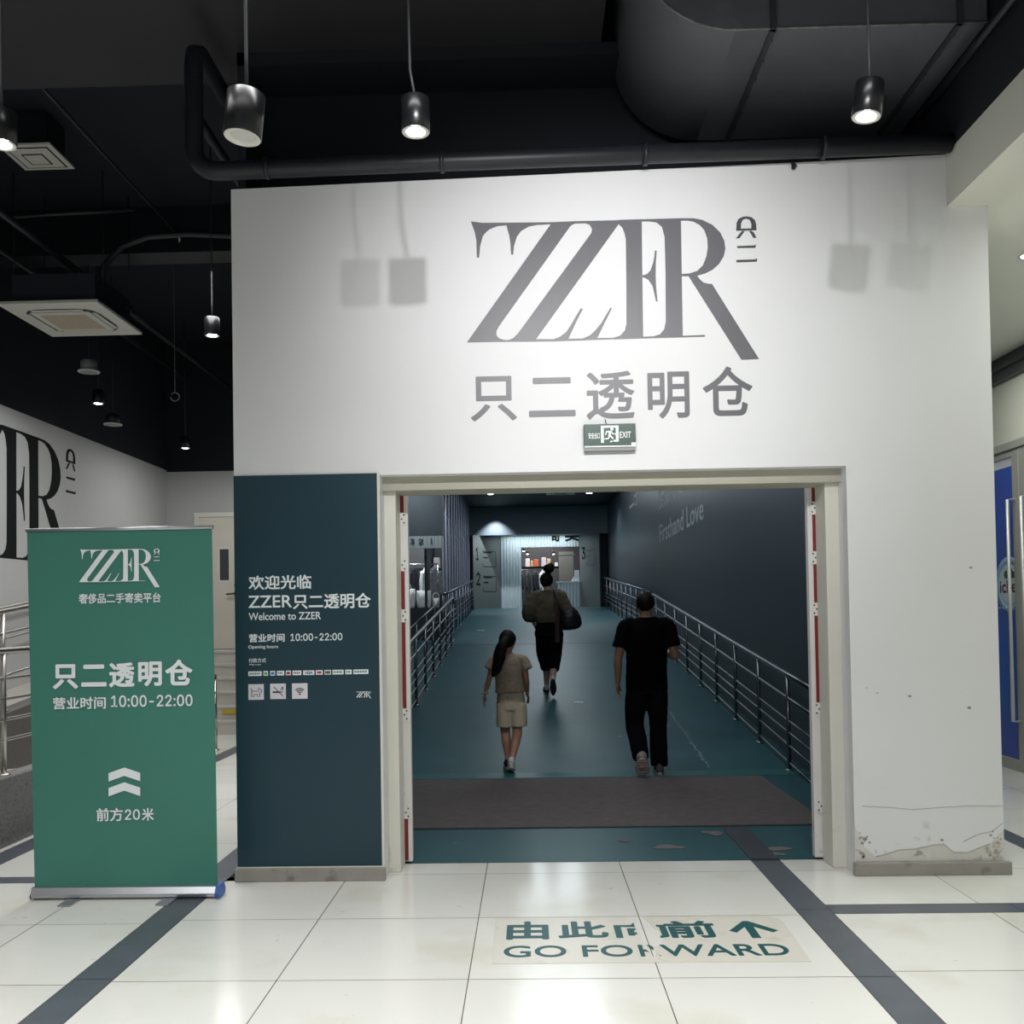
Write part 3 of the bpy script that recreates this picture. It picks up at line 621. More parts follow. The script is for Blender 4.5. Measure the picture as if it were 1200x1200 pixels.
b.build('pictogram_door', PRINTW, t)
def P(u, v): return (x0 + (u - 440) / 310.0 * (x1 - x0), yy, z1 - (v - 205) / 300.0 * (z1 - z0))
b = MB()
def limb(p, q, r=7.0):
    a, c = Vector(P(*p)), Vector(P(*q)); d = (c - a).normalized(); n = Vector((-d.z, 0, d.x)) * r * 0.000322
    limb.k = getattr(limb, 'k', 0) + 1; dy = Vector((0, -.00012 * limb.k, 0)); b.prism([a - n + dy, c - n + dy, c + n + dy, a + n + dy], (0, 0.0034, 0))
for p, q, r in (((600, 300), (590, 390), 22), ((595, 305), (540, 310), 11), ((540, 310), (520, 370), 10), ((610, 305), (650, 350), 10), ((650, 350), (705, 355), 9), ((590, 380), (570, 435), 13), ((570, 435), (500, 438), 11), ((595, 375), (655, 440), 14), ((600, 490), (640, 480), 12)): limb(p, q, r)
b.lathe([(0.0088, 0), (0.0088, 0.0034)], P(635, 268), 14, axis='Y'); b.build('running_man', PRINTW, t)
b = MB(); b.box(*[E['sticker'][0], 5.3635, E['sticker'][1], E['sticker'][2], 5.366, E['sticker'][3]]); b.build('inspection_tag', PRINTW, t)
b = MB(); b.tube([(0.46, 5.405, 2.57), (0.455, 5.405, 2.60), (0.455, 5.409, 2.605)], 0.003, 6); b.build('cable', DARKGAP, t)

# ---- welcome panel on the wall
t = thing('welcome_panel', (-1.27, 5.405, 0.075), 'tall dark teal welcome board with white writing left of the opening', 'sign board')
b = MB(); b.box(-1.69, 5.400, 0.078, -0.860, 5.4099, 2.322); b.build('board', PTEAL, t)
b = MB(); b.box(-0.860, 5.398, 0.078, -0.846, 5.4099, 2.324); b.box(-1.694, 5.3985, 0.072, -0.846, 5.4099, 0.080); b.build('edge_trim', OFFW, t)
F540 = fr_wall(5.3998)
for s, u0, v0, u1, v1 in PANEL_TEXT:
    lettering(s, F540, (u0, v0, u1, v1), PRINTW, t, 0.022 if ord(s[0]) > 999 and v1 - v0 > 0.04 else 0.012)
bcol = {1: (70, 170, 90), 2: (60, 110, 200), 4: (190, 50, 60), 7: (190, 50, 50), 8: (90, 100, 80)}
for i, u0, v0, u1, v1 in BADGES:
    b = MB(); b.box(u0, 5.3984, v0, u1, 5.4, v1); bd = b.build('payment_badge', PRINTW, t)
    cu, cv, h = (u0 + u1) / 2, (v0 + v1) / 2, v1 - v0; b = MB()
    if i == 7:
        for dx in (-.006, .006): b.lathe([(0.0075, 0), (0.0075, -0.0008)], (cu + dx, 5.3983, cv), 14, axis='Y')
        b.build('badge_mark', mat('badge_red', (196, 60, 50), 0.5), bd)
    elif i == 6:
        b.b.free(); lettering('VISA', fr_wall(5.3983), (u0 + .008, cv - .008, u1 - .008, cv + .008), mat('badge_blue', (40, 56, 120), 0.5), bd, 0.03)
    elif i in bcol:
        b.box(u0 + .004, 5.3977, v0 + .005, u1 - .004, 5.3983, v1 - .006); b.build('badge_mark', mat('badge_%d' % i, bcol[i], 0.5), bd)
    else:
        n = max(2, int((u1 - u0) / 0.012))
        for k in range(n):
            a = u0 + .006 + k * (u1 - u0 - .012) / n; b.box(a, 5.3977, cv - .005, a + (u1 - u0 - .012) / n * .65, 5.3983, cv + .006)
        b.build('badge_mark', mat('badge_grey', (84, 92, 104), 0.5), bd)
for nm, u0, v0, u1, v1 in ICONS:
    b = MB(); b.box(u0, 5.3982, v0, u1, 5.4, v1); tl = b.build('icon_tile', mat('icon_white', (226, 222, 230), 0.5), t)
    def Q(a, c, y=5.3980): return (u0 + a * (u1 - u0), y, v0 + c * (v1 - v0))
    b = MB()
    def stroke(pts, r=0.0022):
        b.tube([Q(*p) for p in pts], r, 6)
    if nm == 'dog':
        stroke([(.22, .22), (.22, .62), (.30, .55), (.62, .55), (.70, .78), (.78, .66), (.88, .62), (.86, .50), (.74, .46), (.74, .20), (.60, .20), (.60, .34), (.36, .34), (.36, .20), (.22, .20)])
        stroke([(.22, .62), (.17, .74)])
    elif nm == 'smoke':
        b.box(Q(.16, 0)[0], 5.397, Q(0, .40)[2], Q(.66, 0)[0], 5.3982, Q(0, .50)[2]); stroke([(.70, .40), (.70, .50)], .002); stroke([(.79, .40), (.79, .50)], .002)
        stroke([(.70, .56), (.68, .66), (.78, .70), (.76, .80)]); stroke([(.80, .56), (.84, .66), (.80, .78)]); stroke([(.24, .80), (.84, .16)])
    else:
        for r in (.14, .26, .38): stroke([(.5 + r * math.sin(a), .30 + r * math.cos(a)) for a in [(-.80 + .2 * k) for k in range(9)]], .0026)
        b.lathe([(0.005, 0), (0.005, -0.001)], Q(.5, .30), 10, axis='Y')
    b.build('icon_mark', PRINTK if nm == 'wifi' else mat('icon_plum', (60, 40, 60), 0.5), tl)
logo_bm(LOGO, F540, PANEL_LOGO[0][1:]).build('small_logo', PRINTW, t)

# ---- roll-up banner standing on the floor
t = thing('roll_up_banner', (-2.2, 5.12, 0), 'green roll-up banner with white writing standing on the tiles', 'banner')
b = MB(); xs = 28
for i in range(xs):
    pass
def sheet_x(z): return (-2.706 - 0.030 * (z - .06) / 1.94, -1.706 - 0.012 * (z - .06) / 1.94)
g = []
for j in range(41):
    z = 0.06 + 1.935 * j / 40; a, c = sheet_x(z); row = []
    for i in range(31):
        u = i / 30; row.append(b.b.verts.new((a + (c - a) * u, 5.1 + 0.0018 * math.sin(u * 7 + 0.6) * math.sin(PI * j / 40) + 0.0012 * math.sin(u * 3.1 - 1), z)))
    g.append(row)
back = [[b.b.verts.new(v.co + Vector((0, 0.0012, 0))) for v in r] for r in g]
for j in range(40):
    for i in range(30):
        f = b.b.faces.new((g[j][i], g[j][i + 1], g[j + 1][i + 1], g[j + 1][i])); f.smooth = True
        f = b.b.faces.new((back[j][i], back[j + 1][i], back[j + 1][i + 1], back[j][i + 1])); f.smooth = True
sh = b.build('banner_sheet', GREEN, t, normals=False)
b = MB(); b.tube([(-2.742, 5.102, 2.0), (-1.712, 5.102, 2.0)], 0.011, 10); b.build('top_rail', ALU, t)
b = MB(); b.prism([(-2.705, 5.06, 0.012), (-2.705, 5.05, 0.03), (-2.705, 5.075, 0.064), (-2.705, 5.135, 0.064), (-2.705, 5.16, 0.03), (-2.705, 5.15, 0.012)], (1.0, 0, 0)); b.build('base_cassette', ALU, t, bevel=0.003)
for x, m2 in ((-2.711, ALU), (-1.705, BLUEC)):
    b = MB(); b.prism([(x, 5.052, 0.006), (x, 5.042, 0.03), (x, 5.068, 0.072 if m2 is BLUEC else .068), (x, 5.14, 0.072 if m2 is BLUEC else .068), (x, 5.168, 0.03), (x, 5.158, 0.006)], (0.006 if m2 is ALU else 0.022, 0, 0))
    c = b.build('end_cap', m2, t, bevel=0.002)
    if m2 is BLUEC: c['label'] = 'blue plastic end cap'
for x in (-2.47, -1.95):
    b = MB(); b.box(x - 0.035, 4.94, 0.0, x + 0.035, 5.26, 0.010); b.build('foot', ALU, t, bevel=0.004)
b = MB(); b.tube([(-2.2, 5.14, 0.05), (-2.2, 5.125, 1.0), (-2.22, 5.115, 1.995)], 0.009, 8); b.build('support_pole', ALU, t)
FB = fr_wall(5.0965)
for s, u0, v0, u1, v1 in BANNER_TEXT + BANNER_TEXT2:
    if s == 'chevron':
        b = MB(); mx = (u0 + u1) / 2; th = 0.045
        b.prism([(u0, 5.0952, v0 + .018), (u0, 5.0952, v0 + .018 + th), (mx, 5.0952, v1), (u1, 5.0952, v0 + .018 + th), (u1, 5.0952, v0 + .018), (mx, 5.0952, v1 - th)], (0, 0.0015, 0)); b.build('chevron_arrow', PRINTW, t)
    else:
        big = v1 - v0 > 0.1
        lettering(s, FB, (u0, v0, u1, v1), PRINTW, t, 0.035 if big else (0.022 if ord(s[0]) > 999 else 0.012))
logo_bm(LOGO, FB, BANNER_LOGO[0][1:]).build('printed_logo', PRINTW, t)

# ---- sticker on the floor tiles
t = thing('floor_sticker', (0.5, 4.4, 0), 'worn pale floor sticker with teal writing and arrow on white tiles', 'sticker')
b = MB()
b.prism([(-0.187, 4.088, 0.0006), (0.56, 4.088, 0.0006), (0.515, 4.16, 0.0006), (0.500, 4.36, 0.0006), (0.485, 4.52, 0.0006), (0.452, 4.60, 0.0006), (0.45, 4.702, 0.0006), (-0.187, 4.702, 0.0006)], (0, 0, 0.0009))
b.prism([(0.53, 4.14, 0.0006), (0.575, 4.088, 0.0006), (1.178, 4.088, 0.0006), (1.196, 4.65, 0.0006), (1.15, 4.702, 0.0006), (0.535, 4.702, 0.0006), (0.565, 4.55, 0.0006), (0.60, 4.45, 0.0006), (0.585, 4.33, 0.0006), (0.535, 4.28, 0.0006)], (0, 0, 0.0009))
b.build('film', STICKW, t)
FS = (Vector((0, 0, 0.0016)), Vector((1, 0, 0)), Vector((0, 1, 0)), Vector((0, 0, 1)))
for s, u0, v0, u1, v1 in STICKER_TEXT:
    if s == 'arrow':
        b = MB(); mx = (u0 + u1) / 2 - .01; k = 0.0008
        b.prism([(mx - .02, v0, .0016), (mx + .022, v0, .0016), (mx + .022, v1 - .02, .0016), (mx - .02, v1 - .02, .0016)], (0, 0, k * .7))
        b.prism([(u0, v0 + .10, .0016), (u0 + .03, v0 + .075, .0016), (mx, v1 - .055, .0016), (u1 - .03, v0 + .075, .0016), (u1, v0 + .10, .0016), (mx + .012, v1, .0016), (mx - .012, v1, .0016)], (0, 0, k)); b.build('arrow', PRINTT, t)
    elif s == '向':
        lettering(s, FS, (u0, v0, u1 + .03, v1), PRINTT, t, 0.02, cut=[((0.478, 0, 0), (1, 0, 0))], depth=.0014)
        lettering(s, FS, (u0, v0, u1 + .03, v1), PRINTT, t, 0.02, cut=[((0.580, 0, 0), (-1, 0, 0))], depth=.0014)
    else: lettering(s, FS, (u0, v0, u1, v1), PRINTT, t, 0.03, depth=.0014)
G = GO_FORWARD; wsum = G[2] - G[0]
lettering('GO FO', FS, (G[0], G[1], G[0] + wsum * .455, G[3]), PRINTT, t, 0.012, depth=.0014)
lettering('R', FS, (G[0] + wsum * .478, G[1], G[0] + wsum * .548, G[3]), PRINTT, t, 0.012, cut=[((0.505, 4.2, 0), (1, 0.25, 0))], depth=.0014)
lettering('R', FS, (G[0] + wsum * .478, G[1], G[0] + wsum * .548, G[3]), PRINTT, t, 0.012, cut=[((0.535, 4.2, 0), (-1, -0.3, 0))], depth=.0014)
lettering('WARD', FS, (G[0] + wsum * .555, G[1], G[2], G[3]), PRINTT, t, 0.012, depth=.0014)

# ---- floor mat just inside
b = MB(); b.box(-1.45, 6.64, 0.003, 2.06, 8.60, 0.014); tag(b.build('floor_mat', MATM, bevel=0.004), 'wide dark grey entrance mat on the teal passage floor', 'mat')

# ---- pendant cylinder lamps
def pendant(x, y, zb, label, on=True, r=0.07, h=0.163, tilt=(0, 0), top=5.49, group=None, cable=True, power=0, bend=0.0):
    t = thing('pendant_lamp', (x, y, zb), label, 'lamp', group)
    R = Matrix.Rotation(tilt[0], 4, 'X') @ Matrix.Rotation(tilt[1], 4, 'Y'); T = Matrix.Translation((x, y, zb))
    def fin(b): b.b.transform(T @ R); return b
    b = MB(); b.lathe([(r - .006, 0.012), (r - .004, 0.0), (r, 0.003), (r, h - .004), (r - .006, h), (0.004, h)], n=36); fin(b).build('housing', mat('lamp_black', (20, 21, 24), 0.3), t)
    b = MB(); b.lathe([(r - .003, -0.001), (r - .018, -0.0015), (r - .024, 0.010)], n=36, cap=False); fin(b).build('trim_ring', LENS if on else OFFW, t)
    b = MB(); b.lathe([(0.001, -0.008 if on else 0.004), ((r - .022) * .6, -0.006 if on else 0.004), (r - .022, 0.002 if on else 0.006), (r - .022, 0.010), (0.001, 0.010)], n=30); ln = fin(b).build('lens', LAMP if on else LENS, t)
    if on: ln['label'] = 'glowing lamp lens'
    q = T @ R @ Vector((0, 0, h))
    b = MB(); b.tube([(q.x, q.y, q.z), (q.x - bend, q.y, q.z + .12), (q.x - bend * 1.2, q.y, q.z + .5), (q.x - bend * .4, q.y, top)], 0.006, 8); b.build('cord', mat('lamp_cord', (60, 62, 66), 0.5), t)
    if power: spot('lamp_beam', (x, y, zb - 0.01), (x, y, 0), power, 44, 0.9, 0.04)
    return t
pendant(-0.44, 3.91, 3.522, 'lit black cylinder pendant lamp hanging above left end of the wall lettering', bend=0.02, power=14, r=0.06, h=0.142)
pendant(1.4286, 3.91, 3.531, 'lit black cylinder pendant lamp hanging at right near the big duct', tilt=(0, 0.12), power=14, r=0.06, h=0.142)
pendant(-0.886, 2.96, 3.03, 'unlit black cylinder pendant lamp with pale lens above the welcome panel', on=False, tilt=(-0.02, 0.10), r=0.06, h=0.142)
pendant(-2.196, 3.91, 3.52, 'lit black cylinder pendant lamp cut by the left picture edge', power=12, r=0.06, h=0.142)
for i, (x, y, z, lb) in enumerate(((-2.60, 7.78, 3.86, 'small lit pendant lamp under black ceiling close to the white wall corner'), (-4.72, 10.3, 3.90, 'small lit pendant lamp below the ceiling cassette over the ramp hall'), (-4.50, 12.35, 3.76, 'small lit pendant lamp farthest back in the dark ramp hall'))):
    pendant(x, y, z, lb, r=0.062, h=0.15, power=9, group='small pendants over the ramp hall')

# ---- ceiling cassette air conditioner
def cassette(x0, y0, x1, y1, z, label, top=None, frame=OFFW):
    t = thing('air_conditioner', ((x0 + x1) / 2, (y0 + y1) / 2, z), label, 'air conditioner')
    cx, cy, s = (x0 + x1) / 2, (y0 + y1) / 2, (x1 - x0) / 2
    b = MB(); b.box(x0, y0, z, x1, y1, z + 0.03); b.build('panel', frame, t, bevel=0.006)
    b = MB(); pts = []
    for k in range(32):
        a = 2 * PI * k / 32; c, d = math.cos(a), math.sin(a); q = 0.74 * s
        pts.append((cx + q * math.copysign(abs(c) ** .45, c), cy + q * math.copysign(abs(d) ** .45, d), z - 0.006))
    b.prism(pts, (0, 0, 0.008)); b.build('slot_frame', DARKGAP, t)
    b = MB(); b.box(cx - .60 * s, cy - .60 * s, z - 0.014, cx + .60 * s, cy + .60 * s, z - 0.002); gr = b.build('grille_frame', frame, t, bevel=0.004)
    b = MB(); b.box(cx - .46 * s, cy - .46 * s, z - 0.017, cx + .46 * s, cy + .46 * s, z - 0.012)
    for k in range(12): b.box(cx - .44 * s, cy - .44 * s + k * .074 * s, z - .0185, cx + .44 * s, cy - .44 * s + k * .074 * s + .02 * s, z - .017)
    b.build('grille', FILTER, gr)
    for dx, dy in ((0, -1), (0, 1), (-1, 0), (1, 0)):
        b = MB()
        if dx == 0: b.box(cx - .52 * s, cy + dy * .68 * s - .05 * s, z - .012, cx + .52 * s, cy + dy * .68 * s + .03 * s, z - .006)
        else: b.box(cx + dx * .68 * s - .05 * s, cy - .52 * s, z - .012, cx + dx * .68 * s + .03 * s, cy + .52 * s, z - .006)
        b.build('louver', frame, t)
    m2 = .84 * s
    b = MB(); b.box(cx - m2, cy - m2, z + .03, cx + m2, cy + m2, z + .30); b.build('body', mat('ac_body', (52, 56, 66), 0.5, 0.2, var=0.08), t, bevel=0.01)
    for dx in (-1, 1):
        for dy in (-1, 1):
            b = MB(); b.tube([(cx + dx * (m2 + .03), cy + dy * (m2 - .1), z + .2), (cx + dx * (m2 + .03), cy + dy * (m2 - .1), top or 5.49)], 0.005, 6); b.box(cx + dx * m2 - .02, cy + dy * (m2 - .1) - .03, z + .18, cx + dx * (m2 + .05) , cy + dy * (m2 - .1) + .03, z + .21); b.build('hanger_rod', BLACKG, t)
    return t
cassette(-4.545, 8.0, -3.665, 8.95, 4.24, 'white ceiling cassette air conditioner hanging in the dark ramp hall')
cassette(0.55, 26.2, 1.35, 27.0, 4.88, 'small ceiling cassette air conditioner at the far end of the passage', top=4.92)
b = MB(); b.tube([(-3.82, 8.36, 4.46), (-3.78, 8.38, 4.70), (-3.62, 8.4, 4.88), (-3.40, 8.42, 4.97), (-3.05, 8.45, 5.0), (-2.55, 8.48, 4.98), (-1.78, 8.5, 4.90)], 0.028, 12)
tag(b.build('flexible_conduit', BLACKG), 'black flexible hose curving from the ceiling cassette towards the white wall', 'hose')
# ---- square air diffuser
t = thing('air_diffuser', (-3.85, 7.37, 5.2), 'white square ceiling air diffuser up in the dark ceiling', 'vent')
b = MB(); cx, cy = -3.853, 7.37
b.box(cx - .205, cy - .205, 5.195, cx + .205, cy + .205, 5.21); b.build('frame', OFFW, t)
for k in range(4):
    s = .165 - .04 * k; b = MB(); b.prism([(cx - s, cy - s, 5.190 - .006 * k), (cx + s, cy - s, 5.190 - .006 * k), (cx + s, cy + s, 5.190 - .006 * k), (cx - s, cy + s, 5.190 - .006 * k)], (0, 0, .004), 0 if k % 2 else 1)
    b.prism([(cx - s + .012, cy - s + .012, 5.1885 - .006 * k), (cx + s - .012, cy - s + .012, 5.1885 - .006 * k), (cx + s - .012, cy + s - .012, 5.1885 - .006 * k), (cx - s + .012, cy + s - .012, 5.1885 - .006 * k)], (0, 0, .003), 0)
    b.build('vane', [OFFW, DARKGAP], t)
b = MB(); b.box(cx - .15, cy - .15, 5.21, cx + .15, cy + .15, 5.49); b.build('neck', BLACKG, t)
# ---- ceiling speakers in the ramp hall
def speaker(x, y, z, label, can):
    t = thing('ceiling_speaker', (x, y, z), label, 'speaker', 'round ceiling speakers')
    b = MB(); b.lathe([(0.001, 0), (0.10, 0.0), (0.105, 0.006), (0.10, 0.014), (0.08, 0.016)]); b.build('rim', LENS, t)
    b = MB(); b.lathe([(0.001, -.002), (0.08, -0.002), (0.08, 0.001)]); b.build('grille', mat('speaker_mesh', (150, 152, 152), 0.6), t)
    b = MB(); b.lathe([(0.078, 0.014), (0.078, 0.10), (0.06, 0.12), (0.002, 0.12)]); b.build('can', mat('speaker_can', (120, 122, 124), 0.5) if can else BLACKG, t)
    b = MB(); b.tube([(x, y, z + .12), (x, y, 5.49)], 0.004, 6); 
    o = b.build('hanger_rod', BLACKG, t)
    for c in t.children:
        if c is not o: c.matrix_parent_inverse = Matrix.Identity(4)
speaker(-4.33, 9.25, 3.97, 'round ceiling speaker with grey can just below the cassette', True)
speaker(-4.77, 10.78, 3.76, 'flat white round ceiling speaker above the wall mural end', False)
b = MB(); b.tube([(-3.55, 9.8, 3.78 + .05 * math.cos(a * .35)) if False else (-3.676 + .045 * math.sin(a * .33), 9.8, 3.838 + .045 * math.cos(a * .33)) for a in range(-3, 15)], 0.006, 8)
b.tube([(-3.676, 9.8, 3.883), (-3.676, 9.8, 5.49)], 0.003, 6)
tag(b.build('cable_loop', mat('cable_grey', (120, 122, 124), .5)), 'small loop of grey cable hanging from the dark ceiling', 'cable')
# ---- pipes under the ceiling
def pipe(pts, r, label, cat='pipe', M=BLACKG, name='ceiling_pipe', flanges=()):
    t = thing(name, pts[0], label, cat)
    b = MB(); b.tube(pts, r, 16); b.build('pipe_run', M, t)
    for f in flanges:
        b = MB(); b.tube([(f - .012, pts[-1][1], zz(f)), (f + .012, pts[-1][1], zz(f))], r * 1.18, 16); b.build('coupling', M, t)
    return t
def zz(x): return 4.045 + 0.0083 * (x + 1.9) + .02
ell = [(-1.87 + .13 * (1 - math.cos(a)), 5.32, 4.06 + .13 - .13 * math.sin(a)) for a in [PI / 2 * k / 6 for k in range(7)]]
pipe([(-1.87, 5.9, 4.80), (-1.87, 5.42, 4.80), (-1.87, 5.34, 4.75), (-1.87, 5.32, 4.68), (-1.87, 5.32, 4.19)] + ell[1:] + [(-.5, 5.32, zz(-.5)), (2.41, 5.32, zz(2.41))], 0.052, 'long thick black pipe running along the top of the white wall', flanges=(-1.45, -0.45, 0.70, 1.7))
pipe([(-3.31, 6.4, 5.2), (-3.31, 9.0, 5.2)], 0.014, 'thin black sprinkler branch pipe beside the square air diffuser')
b = MB(); b.lathe([(0.012, 0), (0.012, .05), (.03, .055), (.03, .06)], (-3.31, 8.98, 5.14), 12); tag(b.build('sprinkler_head', STEELD), 'small sprinkler head at the end of the thin branch pipe', 'sprinkler')
pipe([(-2.19, 6.2, 4.90), (-2.19, 8.9, 4.86)], 0.035, 'black pipe running back behind the unlit pendant lamp')
pipe([(-4.10, 4.0, 4.74), (-4.10, 13.4, 4.70)], 0.03, 'long black pipe passing over the ceiling cassette towards the back wall')
pipe([(-4.85, 5.2, 4.95), (-4.85, 13.4, 4.95)], 0.025, 'thin black pipe high along the left side of the dark ceiling')
pipe([(-5.2, 7.9, 4.93), (-3.3, 7.9, 4.99)], 0.016, 'thin cross pipe in front of the ceiling cassette')
b = MB(); b.tube([(-2.9, 9.5, 4.2), (-2.9, 9.5, 5.49)], 0.006, 6); tag(b.build('threaded_rod', BLACKG), 'thin threaded rod hanging left of the white wall top', 'rod')
# ---- big sheet-metal duct with elbow turning up
t = thing('air_duct', (1.3, 5.4, 4.5), 'big dark grey rectangular air duct with upward elbow over the white wall', 'duct')
prof = []
cxd, czd = 1.12, 5.02
for k in range(13):
    a = -PI / 2 - PI / 2 * k / 12; prof.append((cxd + .52 * math.cos(a), czd + .52 * math.sin(a)))
b = MB(); pts = [(2.41, 4.5)] + prof + [(cxd - .52, 5.49), (cxd - .1, 5.49), (cxd - .1, 5.1), (2.41, 5.1)]
b.prism([(p[0], 4.86, p[1]) for p in pts], (0, 1.16, 0)); o = b.build('duct_body', DUCT, t, bevel=0.012)
for p in o.data.polygons: p.use_smooth = abs(p.normal.y) < .5 and abs(p.normal.z) < .999 and abs(p.normal.x) < .999
for x in (1.31, 2.26):
    b = MB(); b.box(x - .014, 4.845, 4.485, x + .014, 6.03, 4.51); b.box(x - .014, 4.838, 4.485, x + .014, 4.862, 5.1)
    for k in range(6): b.box(x + .014, 4.95 + .18 * k, 4.488, x + .022, 4.962 + .18 * k, 4.50)
    b.build('flange', mat('duct_flange', (64, 67, 74), 0.5, 0.1), t)
b = MB(); b.tube([(2.41, 4.858, 4.498), (1.6, 4.858, 4.499)] + [(p[0], 4.858, p[1] - .001) for p in prof[:11]], 0.006, 8); b.build('sealant_seam', mat('seam_grey', (120, 120, 118), 0.6, var=.3, vs=20), t)
b = MB(); b.tube([(2.36, 4.3, 4.40), (2.36, 5.60, 4.40)], 0.022, 10); tag(b.build('ceiling_pipe', BLACKG), 'short black pipe under the duct beside the white bulkhead', 'pipe')
b = MB(); b.lathe([(0.012, 0), (0.012, 0.02)], (1.55, 5.39, 4.035), 8); b.tube([(1.55, 5.40, 4.02), (1.56, 5.38, 4.03)], 0.012, 8)
tag(b.build('wall_bolt', DARKGAP), 'small black bolt head at the top of the white wall', 'bolt')
# corridor downlight
t = thing('downlight', (3.30, 6.2, 3.78), 'small recessed downlight in the corridor ceiling at the right picture edge', 'lamp')
b = MB(); b.lathe([(.055, -.004), (.07, -.004), (.07, .0)], (3.30, 6.2, 3.78), cap=False); b.build('trim_ring', OFFW, t)
b = MB(); b.lathe([(.001, -.003), (.054, -.003), (.054, 0)], (3.30, 6.2, 3.78)); b.build('lens', LAMP, t)

# ---- black mural logo on the left wall
FL = fr_left(-5.1995)
s = (3.487 - 2.142) / (3.754 - 3.064); ys = 1.16
ycen = 10.50; xr = 0.98 - .0  # right end of the R bowl lands at y = ycen
def mural(polys):
    return [[(9.314 + (p[0] - 0.591) * 1.924, 2.136 + (p[1] - 3.064) * 1.924) for p in q] for q in polys]
t = thing('wall_mural', (-5.2, 10, 2.14), 'huge black serif logo painted on the grey left wall', 'logo')
logo_bm(mural(LOGO[:LOGO_MAIN]), FL).build('letter_strokes', PRINTK, t)
for q in (LOGO[LOGO_MAIN:LOGO_MAIN + 4], LOGO[LOGO_MAIN + 4:]): logo_bm(mural(q), FL).build('small_character', PRINTK, t)

# ---- railings
def railing(x, posts, base, ext, hts, label, group=None, r_post=0.019, M=PSTEEL, cap_down=False):
    """railing along y: posts at given y, base(y) its foot height, rails at heights hts=[(h, radius)]"""
    t = thing('railing', (x, posts[0], base(posts[0])), label, 'railing', group)
    top = hts[0][0]
    for y in posts:
        b = MB(); z = base(y); b.tube([(x, y, z), (x, y, z + top - .01)], r_post, 12); b.lathe([(.045, 0.001), (.045, .008), (.022, .02)], (x, y, z), 16); b.build('post', M, t)
    ys = sorted(set([ext[0]] + [y for y in (8.95, YS) if ext[0] < y < ext[1]] + [ext[1]])) if base in (rz, rzl) else [ext[0] + (ext[1] - ext[0]) * k / 8 for k in range(9)]
    for i, (h, r) in enumerate(hts):
        b = MB(); fb = rzl if base is rz else base; pts = [(x, y, fb(y) + h) for y in ys]
        if i == 0 and cap_down: pts = pts + [(x, ext[1] + .05, base(ext[1]) + h - .02), (x, ext[1] + .06, base(ext[1]) + h - .12)]
        b.tube(pts, r, 12); b.build('handrail' if i == 0 else 'rail', M, t)
    return t
def rzl(y): return max(0.1 * (y - 8.95), -0.15) if y <= YS else rz(y)
H = [(0.90, 0.026), (0.68, 0.015), (0.47, 0.010), (0.36, 0.010), (0.24, 0.010), (0.08, 0.010)]
near = [8.91 + 1.12 * k for k in range(9)]
railing(2.40, near, rz, (7.7, 18.35), H, 'steel railing along the teal wall at right of the lower ramp', 'passage railings', cap_down=True)
railing(-1.48, near[1:], rz, (8.9, 18.5), H, 'steel railing at left of the lower ramp near the side shop', 'passage railings', cap_down=True)
far = [18.9 + 1.12 * k for k in range(10)]
railing(2.40, far, rz, (18.7, 30.1), [(.93, .026), (.68, .015), (.47, .010), (.36, .010), (.24, .010)], 'steel railing beside the dark wall at right of the upper ramp', 'passage railings')
railing(-1.72, far, rz, (18.9, 29.6), [(.93, .026), (.68, .015), (.47, .010), (.36, .010), (.24, .010)], 'steel railing in front of the vertical fins at left of the upper ramp', 'passage railings')
railing(-1.84, [13.9, 15.4, 16.9, 18.4], rz, (13.6, 19.3), [(.74, .018), (.40, .010)], 'thin outer railing in front of the side shop window', 'passage railings', r_post=0.012)
# ramp hall railings
def g1(y): return 0.455 if y <= 6.9 else 0.455 * max(0, (10.6 - y)) / 3.7
railing(-3.60, [4.6, 6.39, 8.6, 10.75], g1, (4.4, 10.75), [(.85, .024), (.66, .012), (.52, .012), (.38, .012), (.24, .012)], 'steel railing on the pale granite wall behind the green banner', 'ramp hall railings', M=STEELD)
def g2(y): return 0.52 if y <= 6 else 0.52 + (y - 6) * .6 / 5.2
railing(-4.48, [5.2, 6.6, 7.95, 9.3, 10.7], g2, (4.8, 11.1), [(.85, .024), (.66, .012), (.48, .012), (.30, .012)], 'steel railing on the dark granite divider of the ramp hall', 'ramp hall railings', M=STEELD)
def g3(y): return 0.42 if y <= 6 else 0.42 + (y - 6) * .64 / 5.2
railing(-5.08, [6.2, 7.6, 9.0, 10.4, 11.6], g3, (5.8, 11.9), [(.85, .020), (.55, .012)], 'steel handrail close to the left wall under the black mural', 'ramp hall railings', M=STEELD)

# ---- fins on the passage's left wall, text on its right wall
t = thing('fin_screen', (-1.85, 24, rz(24)), 'row of tall vertical metal fins along left side of the upper ramp', 'screen')
for k in range(12):
    y = 20.3 + .80 * k; b = MB(); b.box(-1.850, y, rz(y), -1.818, y + .16, 4.90); b.build('fin', FIN, t, bevel=0.003)
t = thing('passage_lettering', (2.55, 16, 2.86), 'pale English lettering high on the dark teal passage wall', 'lettering')
FR = fr_right(2.5495)
WT = mat('pale_wall_print', (176, 184, 188), 0.6, var=0.0)
lettering('Firsthand Love', FR, (-18.35, 2.83, -13.75, 3.17), WT, t, 0.012)
lettering('Secondhand', FR, (-18.35, 3.46, -14.9, 3.83), WT, t, 0.012)
lettering('二手', FR, (-23.6, 4.0, -21.6, 4.62), WT, t, 0.0)
